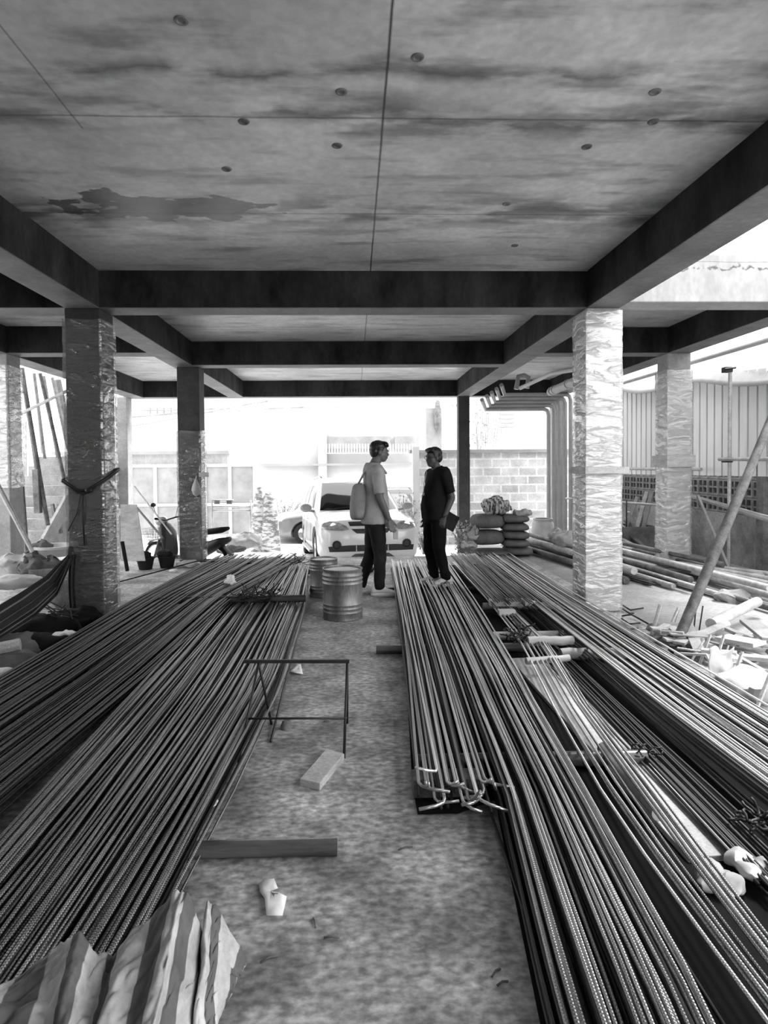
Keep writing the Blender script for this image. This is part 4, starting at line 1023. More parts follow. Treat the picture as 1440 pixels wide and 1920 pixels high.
# ---- motor scooter behind the second column
def scooter(loc, rz, label):
    r = thing('motorbike', label, 'motorbike', loc, rz)
    # local: +y is forward
    def wheel(y, name):
        m = Matrix.Translation((0, y, 0.28)) @ Matrix.Rotation(PI/2, 4, 'Y')
        pr = [(0.225+0.045*(1-math.cos(2*PI*k/12))/1.0*0.6, 0.035*math.sin(2*PI*k/12)) for k in range(13)]
        w = MB().lathe(pr, (0, 0, 0), 32, m, caps=False).build(name, M['rubber'], r, smooth='all', local=True)
        q = MB().lathe([(0.225, -.02), (0.235, 0), (0.225, .02), (0.21, 0), (0.225, -.02)], (0, 0, 0), 32, m, caps=False).lathe([(0.001, -.04), (0.05, -.04), (0.05, .04), (0.001, .04)], (0, 0, 0), 16, m)
        for k in range(10):
            a = 2*PI*k/10; q.tube([m @ Vector((0.04*math.cos(a), 0.04*math.sin(a), 0)), m @ Vector((0.22*math.cos(a+.2), 0.22*math.sin(a+.2), 0))], 0.004, 5)
        q.build('rim', M['chrome'], w, smooth='all', local=True)
    wheel(0.62, 'wheel'); wheel(-0.62, 'wheel')
    def ring(y, z, w, h, sq=2.6):
        return [Vector((w*math.copysign(abs(math.cos(t))**(2/sq), math.cos(t)), y, z + h*math.copysign(abs(math.sin(t))**(2/sq), math.sin(t)))) for t in [2*PI*j/20 for j in range(20)]]
    MB().loft([ring(.34, .42, .10, .04), ring(.30, .42, .16, .16), ring(.34, .60, .18, .20), ring(.42, .78, .15, .10), ring(.44, .86, .08, .03)]).build('leg_shield', M['trimb'], r, smooth='all', local=True)
    MB().loft([ring(.30, .30, .10, .05), ring(.0, .28, .12, .06), ring(-.2, .34, .12, .09), ring(-.4, .46, .12, .12), ring(-.7, .58, .11, .09), ring(-.92, .66, .05, .04)]).build('tail_fairing', M['trimb'], r, smooth='all', local=True)
    MB().loft([ring(.02, .64, .07, .03), ring(-.1, .70, .11, .05), ring(-.4, .75, .12, .05), ring(-.75, .80, .11, .05), ring(-.88, .83, .06, .03)]).build('seat', M['rubber'], r, smooth='all', local=True)
    MB().tube([(0, .62, .28), (.0, .5, .62), (0, .42, .90)], .03, 8).tube([(-.07, .62, .28), (-.07, .5, .60)], .02, 8).tube([(.07, .62, .28), (.07, .5, .60)], .02, 8).build('fork', M['pipedark'], r, smooth='all', local=True)
    MB().tube([(-.34, .30, .98), (-.2, .38, .96), (0, .42, .92), (.2, .38, .96), (.34, .30, .98)], .014, 8).build('handlebar', M['iron'], r, smooth='all', local=True)
    for s_ in (-1, 1):
        MB().tube([(s_*.36, .29, .98), (s_*.24, .35, .965)], .020, 8).build('grip', M['rubber'], r, smooth='all', local=True)
        q = MB().tube([(s_*.2, .38, .97), (s_*.26, .40, 1.10), (s_*.30, .38, 1.17)], .005, 6).build('mirror_stalk', M['iron'], r, smooth='all', local=True)
        MB().ell((s_*.31, .38, 1.20), (.06, .018, .035), 14).build('mirror', M['trimb'], q, smooth='all', local=True)
    MB().ell((0, .50, .90), (.12, .09, .09), 18).build('headlight', M['lamp'], r, smooth='all', local=True)
    MB().loft([ring(.80, .50, .05, .01), ring(.72, .575, .06, .012), ring(.58, .60, .06, .012), ring(.45, .56, .06, .012)]).build('mudguard', M['pipe'], r, smooth='all', local=True)
    MB().loft([ring(-.45, .60, .06, .012), ring(-.62, .60, .07, .012), ring(-.80, .54, .06, .012), ring(-.95, .40, .05, .01)]).build('mudguard', M['trimb'], r, smooth='all', local=True)
    MB().tube([(.12, .05, .22), (.13, -.3, .22), (.15, -.55, .28), (.15, -.9, .38)], [.02, .02, .04, .045], 10).build('exhaust', M['chrome'], r, smooth='all', local=True)
    # wire basket at the front
    bk = MB()
    for k in range(5):
        s_ = 1-.09*k; z = .78-.05*k
        bk.tube([(x*.16*s_, .68+y*.11*s_, z) for x, y in ((-1,-1),(1,-1),(1,1),(-1,1),(-1,-1))], .004, 5)
    for x in (-1, -.5, 0, .5, 1):
        for y in (-1, 1): bk.tube([(x*.16, .68+y*.11, .78), (x*.10, .68+y*.07, .58)], .003, 5)
    for y in (-.5, 0, .5):
        for x in (-1, 1): bk.tube([(x*.16, .68+y*.11, .78), (x*.10, .68+y*.07, .58)], .003, 5)
    bk.build('basket', M['pipe'], r, smooth='all', local=True)
    return r
b1 = P(408, 1010, 10.6)
scooter((-2.82, 10.25, -0.365), math.radians(63), 'black motor scooter parked behind the second column, front basket towards the left')
# ================================================================== right-hand yard
def plank(a, b, w, h, label, mt='wood', name='plank', cat='plank', up=(0, 0, 1), group=None):
    return tag(MB().bar(a, b, w, h, up).build(name, M[mt], bevel=0.003), label, cat, group)
def rod(a, b, r, label, mt='pipe', name='steel_rod', cat='rod', group=None, mid=None, n=8):
    pts = [a, b] if mid is None else [a, mid, b]
    return tag(MB().tube(pts, r, n).build(name, M[mt], smooth=True), label, cat, group)
XW = 5.25
# zinc sheet wall: trapezoid ribs
def ribbed(y0, y1, z0f, z1f, x=XW, pitch=0.19):
    mb = MB(); n = int((y1-y0)/pitch); prof = []
    for i in range(n):
        y = y0 + i*pitch
        prof += [(y, 0), (y+pitch*.76, 0), (y+pitch*.77, .09), (y+pitch*.99, .09)]
    prof.append((y0+n*pitch, 0))
    for y, d in prof:
        mb.v.append(Vector((x+d, y, z0f(y)))); mb.v.append(Vector((x+d, y, z1f(y))))
    for i in range(len(prof)-1): mb.f.append([2*i, 2*i+2, 2*i+3, 2*i+1])
    return mb
struct('wall_right', ribbed(5.4, 13.6, lambda y: 1.27-0.006*(y-8), lambda y: 2.66+0.085*(y-7.8)), M['ribsheet'], local=True, mods=[('SOLIDIFY', dict(thickness=0.004))])
tag(MB().grid(lambda u, v: (XW-0.12+0.5*v-0.03*math.sin(u*21), 5.6+8*u, 2.50+0.085*(5.6+8*u-7.8) + 0.06*math.sin(u*17)*(1-v) + 0.62*v + 0.05*math.sin(v*3)), 60, 12).build('canopy_sheet', M['tarp'], smooth='all', mods=[('SOLIDIFY', dict(thickness=0.004))]), 'pale tarpaulin hanging along the top of the zinc sheet wall', 'tarpaulin')
# lower masonry wall with the breeze blocks
m_ = M['plaster']
struct('wall_lower_right', MB().box(XW+0.16, XW+0.34, 5.0, 14, 0.0, 0.72), m_, local=True)
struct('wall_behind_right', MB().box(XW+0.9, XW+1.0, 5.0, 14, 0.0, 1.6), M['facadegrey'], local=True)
def breeze(y, z, w=0.26, h=0.24, holes=(2, 2)):
    mb = MB(); x0, x1 = XW+0.18, XW+0.30; t = 0.028
    nx, nz_ = holes
    for i in range(nx+1):
        yy = y + (w-t)*i/nx; mb.box(x0, x1, yy, yy+t, z, z+h)
    for k in range(nz_+1):
        zz = z + (h-t)*k/nz_; mb.box(x0+.002, x1-.002, y, y+w, zz, zz+t)
    mb.box(x0+.05, x0+.07, y+.06, y+.10, z+.04, z+h-.08)
    return mb
proto = None
for j in range(3):
    for i in range(30):
        y = 5.3 + i*0.265; z = 0.725 + j*0.245
        if proto is None:
            proto = breeze(0, 0).build('breeze_block', m_, local=True); o = proto
        else:
            o = proto.copy(); COL.objects.link(o)
        o.location = (0, y, z)
        tag(o, 'square pierced breeze block in the %s row under the zinc sheets' % ('lowest', 'middle', 'top')[j], 'breeze block', 'breeze blocks, %s row' % ('lowest', 'middle', 'top')[j])
for y in (7.72, 10.3, 12.6):
    struct('wall_pier', MB().box(XW+0.0, XW+0.16, y, y+0.14, 0, 1.45), M['wooddark'], local=True)
# scaffold tubes and clamps
def sc(a, b, label, r=0.024, mt='pipe'): return rod(a, b, r, label, mt, 'scaffold_tube', 'tube')
sc((4.98, 8.0, 0), (4.98, 8.0, 2.72), 'upright scaffold tube just right of the right outer column')
sc((4.9, 8.1, 1.50), (4.9, 4.8, 1.47), 'horizontal scaffold tube across the zinc sheets, near the diagonal prop')
sc((5.02, 12.0, 0), (5.02, 12.0, 3.0), 'upright scaffold tube seen right beside the bright column')
sc((5.0, 12.1, 1.36), (5.0, 8.7, 1.36), 'horizontal scaffold tube between the two wrapped right columns')
sc((4.80, 5.0, 2.86), (4.80, 13.2, 2.90), 'pale long pipe clipped under the outer right beam', 0.03, 'white')
for p, l in (((4.96, 8.02, 1.49), 'couplers joining the tubes at the middle of the zinc wall'), ((4.94, 8.0, 2.68), 'coupler at the top of the upright scaffold tube')):
    tag(MB().box(p[0]-.05, p[0]+.05, p[1]-.05, p[1]+.05, p[2]-.035, p[2]+.035).tube([(p[0]-.07, p[1]-.06, p[2]), (p[0]+.08, p[1]-.06, p[2]+.02)], .014, 6).build('tube_clamp', M['iron'], bevel=.008), l, 'clamp')
# the long diagonal prop
a = G(1262, 1222, 0.02); b = P(1440, 800, 5.35)
b = a + (b-a)*1.45
pr = thing('steel_prop', 'thick rusty steel prop leaning diagonally at the right picture edge', 'prop', a)
MB().tube([a, a+(b-a)*.5], 0.040, 16).build('lower_tube', M['pipedark'], pr, smooth=True)
MB().tube([a+(b-a)*.47, b], 0.036, 16).build('upper_tube', M['pipedark'], pr, smooth=True)
# long pipes on the ground
q = random.Random(5)
for i in range(13):
    t = i/12; x = 3.15 + 1.25*t; z = 0.05 + (0.10 if i % 3 == 1 else 0) + 0.05*(t > .5)
    n0 = q.uniform(5.6, 7.6) if t > .35 else q.uniform(6.6, 7.6)
    r_ = q.choice((0.030, 0.036, 0.045))
    a = Vector((x+0.25*t+0.10, n0, z)); b = Vector((x-0.42+0.1*t, 10.8+q.uniform(-.5, .4), z+0.02))
    tag(MB().lathe([(0.001, 0), (0.01, 0)], a, 4).tube([a, (a+b)/2+Vector((0, 0, 0.01)), b], r_, 14).build('long_pipe', M['log' if i % 2 else 'pipedark'], smooth=True), 'long round pole lying beyond the bright column among others, pointing at the street', 'pole', 'long poles lying beyond the bright column')
for i in range(5):
    a = Vector((4.25+.16*i, 4.9+.3*i, 0.10+.03*i)); b = Vector((4.2+.04*i, 8.1, 0.10))
    tag(MB().tube([a, b], .036, 14).build('bamboo_pole', M['log'], smooth=True), 'pale pole lying on the ground right of the diagonal prop', 'pole', 'pale poles right of the diagonal prop')
rod(G(1333, 1170, 0.12), G(1420, 1128, 0.14), 0.045, 'short thick bamboo piece with an open dark end in the rubble', 'wood', 'bamboo_piece', 'bamboo', n=14)
rod(G(1270, 1200, 0.06), G(1362, 1170, 0.10), 0.034, 'rough pale branch lying beside the foot of the diagonal prop', 'log', 'branch', 'branch', mid=G(1320, 1188, 0.10))
# bent wire coil at the foot of the bright column
mb = MB()
for i in range(26):
    x = 2.9+.04*i*.6; z = 0.02+0.04*q.random()
    y0, y1 = q.uniform(7.0, 7.3), q.uniform(9.6, 10.4)
    mb.tube([(x+.45+.2*q.random(), y0, z), (x+.25, y0+.8, z+.03), (x, y1, z)], 0.008, 5)
tag(mb.build('rod_bundle', M['steeldark'], smooth='all'), 'loose bundle of thin dark rods on the pale ground behind the bright column', 'rods', kind='stuff')
for i, (x0, y0, x1, y1, x2, y2) in enumerate(((1168,1135,1182,1144,1206,1140), (1166,1155,1184,1152,1216,1170), (1166,1160,1180,1170,1200,1168), (1168,1142,1180,1150,1188,1150), (1166,1172,1180,1180,1196,1178))):
    tag(MB().tube([G(x0,y0,.02), G(x1,y1,.03), G(x2,y2,.02)], .008, 6).build('bent_rod', M['iron'], smooth='all'), 'short bent rod on the pale ground right of the bright column', 'rod', 'bent rods right of the bright column')
# rubble field
for i, (x0, y0, x1, y1, r, l) in enumerate(((1222,1190,1238,1134,.016,'flat stake standing in the rubble nearest the bright column'), (1252,1185,1272,1140,.012,'upright stake in the rubble left of the diagonal prop'), (1263,1178,1274,1143,.008,'thin dark stake close beside another left of the prop'), (1300,1190,1306,1130,.006,'thin dark rod standing upright right of the diagonal prop'), (1311,1182,1318,1136,.006,'second thin upright rod right of the diagonal prop'), (1335,1262,1358,1190,.010,'tilted stake standing before the plastic sheet in the rubble'), (1368,1290,1392,1222,.010,'tilted rod in the middle of the rubble'), (1420,1325,1445,1262,.012,'stake at the right picture edge in the rubble'), (1350,1100+160,1366,1210,.006,'thin twig rod beside the white sheet'), (1310,1250,1332,1190,.010,'leaning stick in front of the dark hole in the rubble'), (1296,1240,1320,1200,.008,'shorter leaning stick left of the dark hole'))):
    a = G(x0, y0, 0.03); b = P(x1, y1, a.y+0.05)
    rod(a, b, r, l, 'pipe' if i not in (3, 4) else 'iron', 'stake', 'stake')
q = random.Random(11)
for i in range(26):   # split boards
    px, py = q.uniform(1210, 1470), q.uniform(1185, 1330)
    if py > 1165 + (px-1150)*0.62 - 10: py = 1150 + (px-1150)*0.45
    c = G(px, py, 0.06+0.10*q.random()); an = q.uniform(0, PI); l = q.uniform(.12, .42)
    if c.x - l*0.55 < 2.32: c.x = 2.32 + l*0.55 + .05*q.random()
    d = Vector((math.cos(an), math.sin(an), q.uniform(-.15, .25)))*l/2
    plank(c-d, c+d, q.uniform(.03, .09), q.uniform(.012, .03), 'splintered pale board in the rubble heap right of the steel', 'woodlight' if i % 3 else 'wood', 'broken_board', 'board', group='broken boards in the rubble heap')
for i in range(16):
    px, py = q.uniform(1230, 1460), q.uniform(1190, 1320)
    if py > 1165 + (px-1150)*0.62 - 10: py = 1150 + (px-1150)*0.42
    c = G(px, py, 0.03); c.x = max(c.x, 2.42); r = q.uniform(.04, .10)
    tag(MB().ell(c+Vector((0, 0, r*.4)), (r, r*.8, r*.6), 9).jitter(r*.5, 7, i).build('rubble_lump', M['parapet' if i % 2 else 'sackl']), 'pale lump of mortar in the rubble heap right of the steel', 'rubble', 'mortar lumps in the rubble heap')
plank(G(1353,1195,.16), G(1425,1208,.18), .16, .03, 'wide dark-edged board on top of the rubble', 'wood', 'broad_board', 'board')
plank(G(1330,1205,.10), G(1450,1240,.12), .035, .03, 'long pale batten lying across the rubble to the picture edge', 'woodlight', 'batten', 'batten')
plank(G(1405,1165,.20), G(1450,1200,.20), .14, .025, 'pale board sticking up at the right picture edge', 'woodlight', 'broad_board', 'board')
rod(G(1265,1225,.10), G(1345,1272,.03), .010, 'pale bent strip of rod arching over the front of the rubble', 'white', 'bent_strip', 'strip', mid=G(1325,1228,.14))
rod(G(1270,1215,.14), G(1445,1268,.08), .007, 'long thin wire running across the whole rubble heap', 'pipe', 'wire_rod', 'wire', mid=G(1370,1230,.14))
plank(G(1215,1205,.03), G(1268,1178,.05), .05, .02, 'white lath between the steel and the foot of the prop', 'woodlight', 'lath', 'lath')
plank(G(1360,1278,.06), G(1418,1240,.10), .035, .02, 'flat batten slanting in the lower rubble', 'wood', 'batten', 'batten')
tag(MB().grid(lambda u, v: G(1330+45*u, 1215+75*v, 0.22*(1-v)+.03) + Vector((0, 0, .02*math.sin(u*7+v*5))), 14, 14).jitter(.02, 14).build('plastic_sheet', M['white'], smooth='all', mods=[('SOLIDIFY', dict(thickness=0.003))]), 'crumpled white plastic sheet draped on the rubble', 'sheet')
tag(MB().ell(G(1400,1280,.07), (.17, .14, .09), 18).jitter(.05, 8).build('cement_bag', M['white'], smooth=True), 'torn white bag in the lower rubble by the steel', 'bag')
tag(MB().ell(G(1372,1118,.05), (.18, .15, .07), 14).jitter(.07, 9).build('cardboard_scrap', M['woodlight'], smooth=False), 'crumpled pale cardboard behind the poles at the wall foot', 'cardboard')
tag(MB().lathe([(.09, 0), (.095, .01), (.095, .20), (.08, .21), (.07, .19)], G(1398,1095,.05), 20, Matrix.Rotation(1.2, 4, 'Y') @ Matrix.Rotation(.4, 4, 'X'), caps=False).build('paint_bucket', M['pvc'], smooth=True, mods=[('SOLIDIFY', dict(thickness=0.004))]), 'bucket lying on its side at the foot of the right wall', 'bucket')
# leaning boards and the dark crate at the wall
plank((5.15, 7.0, .05), (5.12, 6.75, .42), .3, .02, 'dark panel leaning on the wall at the right picture edge', 'wooddark', 'panel', 'panel', up=(0, 1, 0))
plank((4.95, 9.3, 1.02), (4.95, 6.6, .70), .12, .03, 'long pale board running along the wall behind the prop, upper one', 'woodlight', 'long_board', 'board')
plank((5.0, 8.5, .92), (5.0, 5.6, .62), .05, .03, 'long batten running along the wall behind the prop, lower one', 'wood', 'long_board', 'batten')
plank((4.78, 7.6, .0), (4.78, 8.4, 1.0), .035, .03, 'pale stick leaning right of the outer wrapped column', 'woodlight', 'stick', 'stick')
# crate with boards between the two columns
t = thing('timber_crate', 'grey crate of planks and offcuts between the two right columns', 'crate', (4.55, 10.0, 0))
for a, b in (((4.2, 9.9, .25), (4.2, 9.9, .0)),): pass
MB().box(4.15, 4.95, 9.8, 9.83, .0, .42).box(4.15, 4.18, 9.8, 10.4, .0, .42).box(4.92, 4.95, 9.8, 10.4, 0, .42).box(4.15, 4.95, 10.37, 10.4, 0, .42).build('crate_box', M['wooddark'], t)
q = random.Random(3)
for i in range(11):
    x = 4.2+.07*i; plank((x, 9.95+q.uniform(0, .3), .15), (x+q.uniform(-.35, .45), 10.2+q.uniform(-.2, .4), q.uniform(.55, 1.0)), .07, .025, 'board end standing in the grey crate between the right columns', 'wood' if i % 2 else 'woodlight', 'offcut', 'board', group='boards standing in the crate')
for i in range(8):
    x = 4.45+.08*i; a = Vector((x, 9.4+.1*i, .06+.03*(i%3))); plank(a, a+Vector((q.uniform(-.5, -.1), .5, q.uniform(.05, .4))), .09, .02, 'board offcut heaped before the crate by the outer column', 'wood' if i % 2 else 'wooddark', 'offcut', 'board', group='offcuts heaped before the crate')
# fence rail frame between the columns
t = thing('pipe_railing', 'thin iron railing between the two wrapped right columns', 'railing', (4.7, 10.6, 0))
MB().tube([(3.9, 11.2, .82), (4.9, 8.9, .80)], .018, 8).build('rail', M['pipe'], t, smooth='all'); MB().tube([(4.45, 9.9, 0), (4.45, 9.9, .86)], .012, 8).build('post', M['iron'], t, smooth='all')
# ---- drain pipes, far right corner
pp = [(P(905,744,12.9), 'lowest'), ]
for i in range(5):
    x0 = 2.62; xr = 4.12 + .115*i; z = 2.62 + .075*i; y = 12.9 - .01*i
    tag(MB().tube([(x0+.0+.1*i, 12.5, z+.16), (x0+.16+.1*i, y, z), (xr-.10, y, z), (xr-.03, y, z-.03), (xr, y, z-.12), (xr, y, -.4)], .042, 14).build('drain_pipe', M['pvc'], smooth=True), 'grey plastic pipe bending down in the far right corner, %s of five' % ('leftmost', 'second from left', 'middle', 'fourth from left', 'rightmost')[i], 'pipe', 'drain pipes in the far right corner')
def rpipe(pts, r, label, mt='pvc'): return tag(MB().tube(pts, r, 16).build('waste_pipe', M[mt], smooth=True), label, 'pipe')
rpipe([P(975,728,11.0), P(1035,700,10.3), P(1084,692,9.2), P(1130,688,9.1)], .035, 'slim pale waste pipe sloping under the right slab', 'white')
w = rpipe([P(1032,735,10.8), P(1078,715,9.6), P(1120,700,8.9)], .07, 'thick waste pipe with collars under the right slab')
for t_ in (.08, .2, .75):
    a = P(1032,735,10.8); b = P(1078,715,9.6); c = a+(b-a)*t_; d = (b-a).normalized()*.03
    MB().tube([c-d, c+d], .082, 16).build('pipe_collar', M['pipe'], w, smooth=True)
rpipe([P(968,730,11.2), P(972,706,11.2), P(982,704,11.2), P(991,708,11.2), P(988,728,11.2)], .045, 'curved pipe trap hanging under the right slab')
# ================================================================== middle right: sacks and cloths
M['sack'] = mat('cement_sack', 0.085, 0.15, scale=5, rough=0.9, bump=0.01, bscale=9)
def sack(c, L_, W__, h, rz, label, mt='sack', group=None, name='cement_sack', seed=0):
    rg = []
    for t, k in ((-1, .25), (-.93, .72), (-.7, .98), (-.3, 1.0), (.3, 1.0), (.7, .98), (.93, .72), (1, .25)):
        rg.append([Vector((t*L_/2, W__/2*k**.5*math.copysign(abs(math.cos(a))**.75, math.cos(a)), h/2 + h/2*k*math.copysign(abs(math.sin(a))**.8, math.sin(a)))) for a in [2*PI*j/20 for j in range(20)]])
    mb = MB().loft(rg).jitter(0.012, 6, seed).xf(Matrix.Translation(c) @ Matrix.Rotation(rz, 4, 'Z'))
    return tag(mb.build(name, M[mt], smooth='all', mods=[('SUBSURF', dict(levels=1, render_levels=1))]), label, 'sack', group)
ordn = ('lowest', 'second from the floor', 'middle', 'second from the top', 'topmost')
sx = P(966, 1000, 9.7).x
for i in range(5):
    sack((sx + (0.05 if i == 0 else 0)*1 - .004*i, 9.75, 0.01+.128*i), .40, .62, .135, .03*(-1)**i, 'plump grey sack in the neat stack by the right opening, %s' % ordn[i], 'sack', 'neat stack of sacks', seed=i)
for i, (px, py, w, l) in enumerate(((905, 1008, .55, 'dark sagging sack in the left heap beside the neat stack, lower'), (908, 978, .5, 'dark sagging sack in the left heap beside the neat stack, upper'), (915, 1032, .6, 'flattened dark sack at the foot of the left heap'))):
    c = P(px+8, py+14, 9.7); sack((c.x, 9.8, max(0, c.z)), w, .5, .24 if i < 2 else .1, .1, l, 'sack', seed=9+i)
def rag(c, r, label, seed, mt='sack', amp=.5, sc_=9, name='cloth_heap', cat='cloth'):
    mb = MB().ell(c, r, 36).jitter(min(r)*amp, sc_, seed).jitter(min(r)*amp*.4, sc_*2.7, seed+4)
    return tag(mb.build(name, M[mt], smooth='all'), label, cat)
M['stripecloth'] = mat('striped_cloth', 0.05, 0.5, scale=9, rough=0.9, stretch=(4, 1, 1), cuts=(.47, .53))
rag(P(930,948,9.8), (.23, .22, .14), 'dark striped quilt rolled on top of the sacks', 2, 'stripecloth')
rag(P(980,962,9.7), (.16, .16, .06), 'grey crumpled cloth draped over the neat sack stack', 3, 'sackl', .8)
rag(P(888,1000,9.7), (.12, .14, .12), 'pale rag hanging off the left heap of sacks', 6, 'sackl', .9, 12)
rag(P(878,1022,9.6), (.13, .12, .06), 'white frayed paper bag at the foot of the sack heap', 7, 'white', .9, 12)
rag(P(872,1038,9.3)+Vector((0, 0, .04)), (.10, .10, .04), 'scrap of dark rags where the right steel stack begins', 8, 'sack', 1.0, 14)
rag(P(920,1044,8.9), (.035, .04, .03), 'small white crumpled cloth at the far end of the right steel', 12, 'white', .8, 20)
rag(P(1068,1012,9.2), (.23, .25, .12), 'bulky grey canvas roll behind the bright column', 9, 'sackl', .5, 8)
rag(P(1045,1005,9.6), (.14, .2, .11), 'pale folded canvas left of the grey roll', 10, 'tarp', .5, 8)
# plastic barrel beyond
bp_ = P(1018, 985, 11.6)
t = thing('plastic_barrel', 'pale plastic barrel standing before the brick wall', 'barrel', (bp_.x, 11.6, -.18))
MB().lathe([(.001, 0), (.17, 0), (.20, .04), (.215, .3), (.20, .5), (.17, .56), (.001, .56)], (0, 0, 0), 28, caps=False).build('barrel_body', M['white'], t, smooth=True, local=True)
MB().lathe([(.15, .56), (.185, .56), (.185, .60), (.15, .60)], (0, 0, 0), 28, caps=False).build('rim', M['pvc'], t, smooth=True, local=True)
# ================================================================== left side
# buckets, rubber pots and rag by the motorbike
def pot(c, r, h, label, fill_seed):
    t = thing('rubber_bucket', label, 'bucket', c)
    MB().lathe([(.001, 0), (r*.72, 0), (r*.97, h*.9), (r*1.05, h*.9), (r*1.05, h), (r*.93, h), (r*.70, .02), (.001, .02)], (0, 0, 0), 28, caps=False).build('bucket_body', M['rubber'], t, smooth=True, local=True)
    return t
for k, (px, l) in enumerate(((273, 'black rubber bucket left of the motorbike, farther from the column'), (313, 'black rubber bucket left of the motorbike, next to the column'))):
    c = G(px, 1067 - 3*k); pot((c.x, c.y, 0), .125, .17, l, k)
    rag(Vector((c.x-.02, c.y, .20)), (.11, .09, .05), 'black bundle stuffed in the %s rubber bucket' % ('left', 'right')[k], 20+k, 'rubber', .7)
rag(G(354,1058,.04), (.17, .12, .06), 'white plastic bag lying on the floor before the motorbike column', 31, 'white', .5, 10, 'plastic_bag', 'bag')
rag(G(325,1070,.02), (.06, .05, .025), 'small white scrap beside the white plastic bag', 32, 'paper', .5, 10)
rod(G(205,1096,.01), G(505,1058,.14), .008, 'black cable running over the floor and across the left steel', 'rubber', 'cable', 'cable', mid=G(370,1052,.16))
# leaning board and sticks by the far left opening
bt, bb = P(231,948,9.2), P(250,1050,8.9)
tag(MB().poly([P(226,946,9.0), P(256,946,9.0), P(272,1052,8.6), P(226,1052,8.6)], .02, (0, 1, 0)).build('leaning_board', M['wood']), 'big pale board leaning behind the left film-wrapped column', 'board')
rod(P(252,912,10.0), P(322,1002,9.0), .012, 'long thin stick leaning over the motorbike, upper one', 'log', 'stick', 'stick')
rod(P(255,950,9.8), P(306,1010,9.0), .016, 'stick leaning over the motorbike basket, lower one', 'wooddark', 'stick', 'stick')
rod(P(236,1028,8.8), P(258,1053,8.6), .010, 'short stick at the foot of the leaning board', 'wooddark', 'stick', 'stick')
tag(MB().bar(P(229,1015,8.4), P(239,1071,8.3), .05, .03).build('umbrella', M['rubber'], bevel=.01), 'black narrow folded thing standing beside the leaning board', 'umbrella')
# upright cabinet pipe at the far left
tag(MB().tube([(-4.72, 12.0, -.5), (-4.72, 12.0, 2.98)], .09, 18).build('drain_pipe', M['pvc'], smooth=True), 'thick grey upright pipe before the far left opening', 'pipe')
tag(MB().box(-4.62, -4.42, 11.2, 11.5, .70, 1.42).build('meter_box', M['trimb'], bevel=.01), 'dark box fixed high beside the upright pipe at the left', 'box')
tag(MB().box(-4.80, -4.15, 11.0, 12.0, .60, .66).box(-4.3, -4.24, 11.1, 11.16, -.4, .6).build('shelf_board', M['wood'], bevel=.004), 'pale shelf board under the dark box at the left', 'board')
# ---- stairs
mb = MB(); prof = []
y = 10.4; z = 0.0
steps = 9; rise, tread = .187, .25
for i in range(steps):
    mb.box(-6.35, -5.22, y+i*tread, y+steps*tread+.6, i*rise, (i+1)*rise)
mb.box(-6.35, -5.22, y+steps*tread, y+steps*tread+1.5, 0, steps*rise-.002)
M['stairs'] = mat('bare_stairs', .20, .34, scale=3, rough=.9, bump=.005, fine=.15)
st_ = mb.build('staircase', M['stairs']); tag(st_, None, None, None, 'structure')
tag(MB().poly([(-5.20, 9.9, -.0), (-5.20, 10.35, -.0), (-5.20, 12.9, 2.0), (-5.20, 12.9, 2.32)], .05, (1, 0, 0)).build('stair_string', M['column']), 'sloping concrete string along the right side of the bare stairs', 'stair string')
# props under the left beam
pl = [((52,1052),(28,720),9.4,'pipedark',.03), ((90,985),(40,690),10.0,'pipedark',.035), ((72,905),(42,690),11.2,'wooddark',.035), ((122,905),(75,700),10.6,'pipedark',.032), ((84,860),(64,700),11.8,'wooddark',.03), ((108,858),(82,705),12.2,'wooddark',.03), ((78,850),(70,760),12.4,'wood',.02), ((136,850),(108,712),11.6,'wooddark',.06), ((128,845),(98,708),12.2,'wooddark',.03), ((47,1010),(48,740),12.6,'wood',.03)]
for i, ((x0, y0), (x1, y1), Y, mt, r) in enumerate(pl):
    a, b = P(x0, y0, Y), P(x1, y1, Y-.15)
    rod(a, b, r, 'timber prop leaning over the bare stairs, %s' % ('nearest and leftmost', 'dark one with a splint block', 'pale one left of the splint', 'dark one reaching the middle step', 'thin one in the middle row', 'thin one beside the thick prop', 'short one behind the middle props', 'thick pale one by the column', 'thin one left of the thick one', 'farthest and leftmost')[i], mt, 'timber_prop', 'prop')
plank(P(72,962,9.95), P(68,880,9.93), .10, .09, 'dark splint block strapped to a stair prop', 'wooddark', 'splint', 'timber')
plank(P(30,915,9.3), P(20,905,9.2), .16, .2, 'dark block behind the left edge column at the stairs', 'wooddark', 'block', 'timber')
plank(P(26,782,9.6), P(140,726,9.6), .035, .04, 'long batten nailed across the stair props', 'wood', 'batten', 'batten')
plank(P(18,750,9.4), P(44,733,9.9), .03, .03, 'short batten at the left column above the stairs', 'wood', 'batten', 'batten')
rod(P(-20,880,7.4), P(62,1035,7.4), .030, 'grey diagonal tube across the left edge before the stairs', 'pipe', 'scaffold_tube', 'tube')
rod(P(10,1062,7.6), P(60,1030,7.6), .02, 'dark pole pointing up to the foot of the grey diagonal tube', 'iron', 'pole', 'pole')
for k, (x0, x1, l) in enumerate(((98, 108, 'left'), (110, 114, 'right'))):
    plank(P(x0,945,11), P(x1,1000,11), .06, .05, 'dark plank hanging under the stair string, %s one' % l, 'wooddark', 'plank', 'plank')
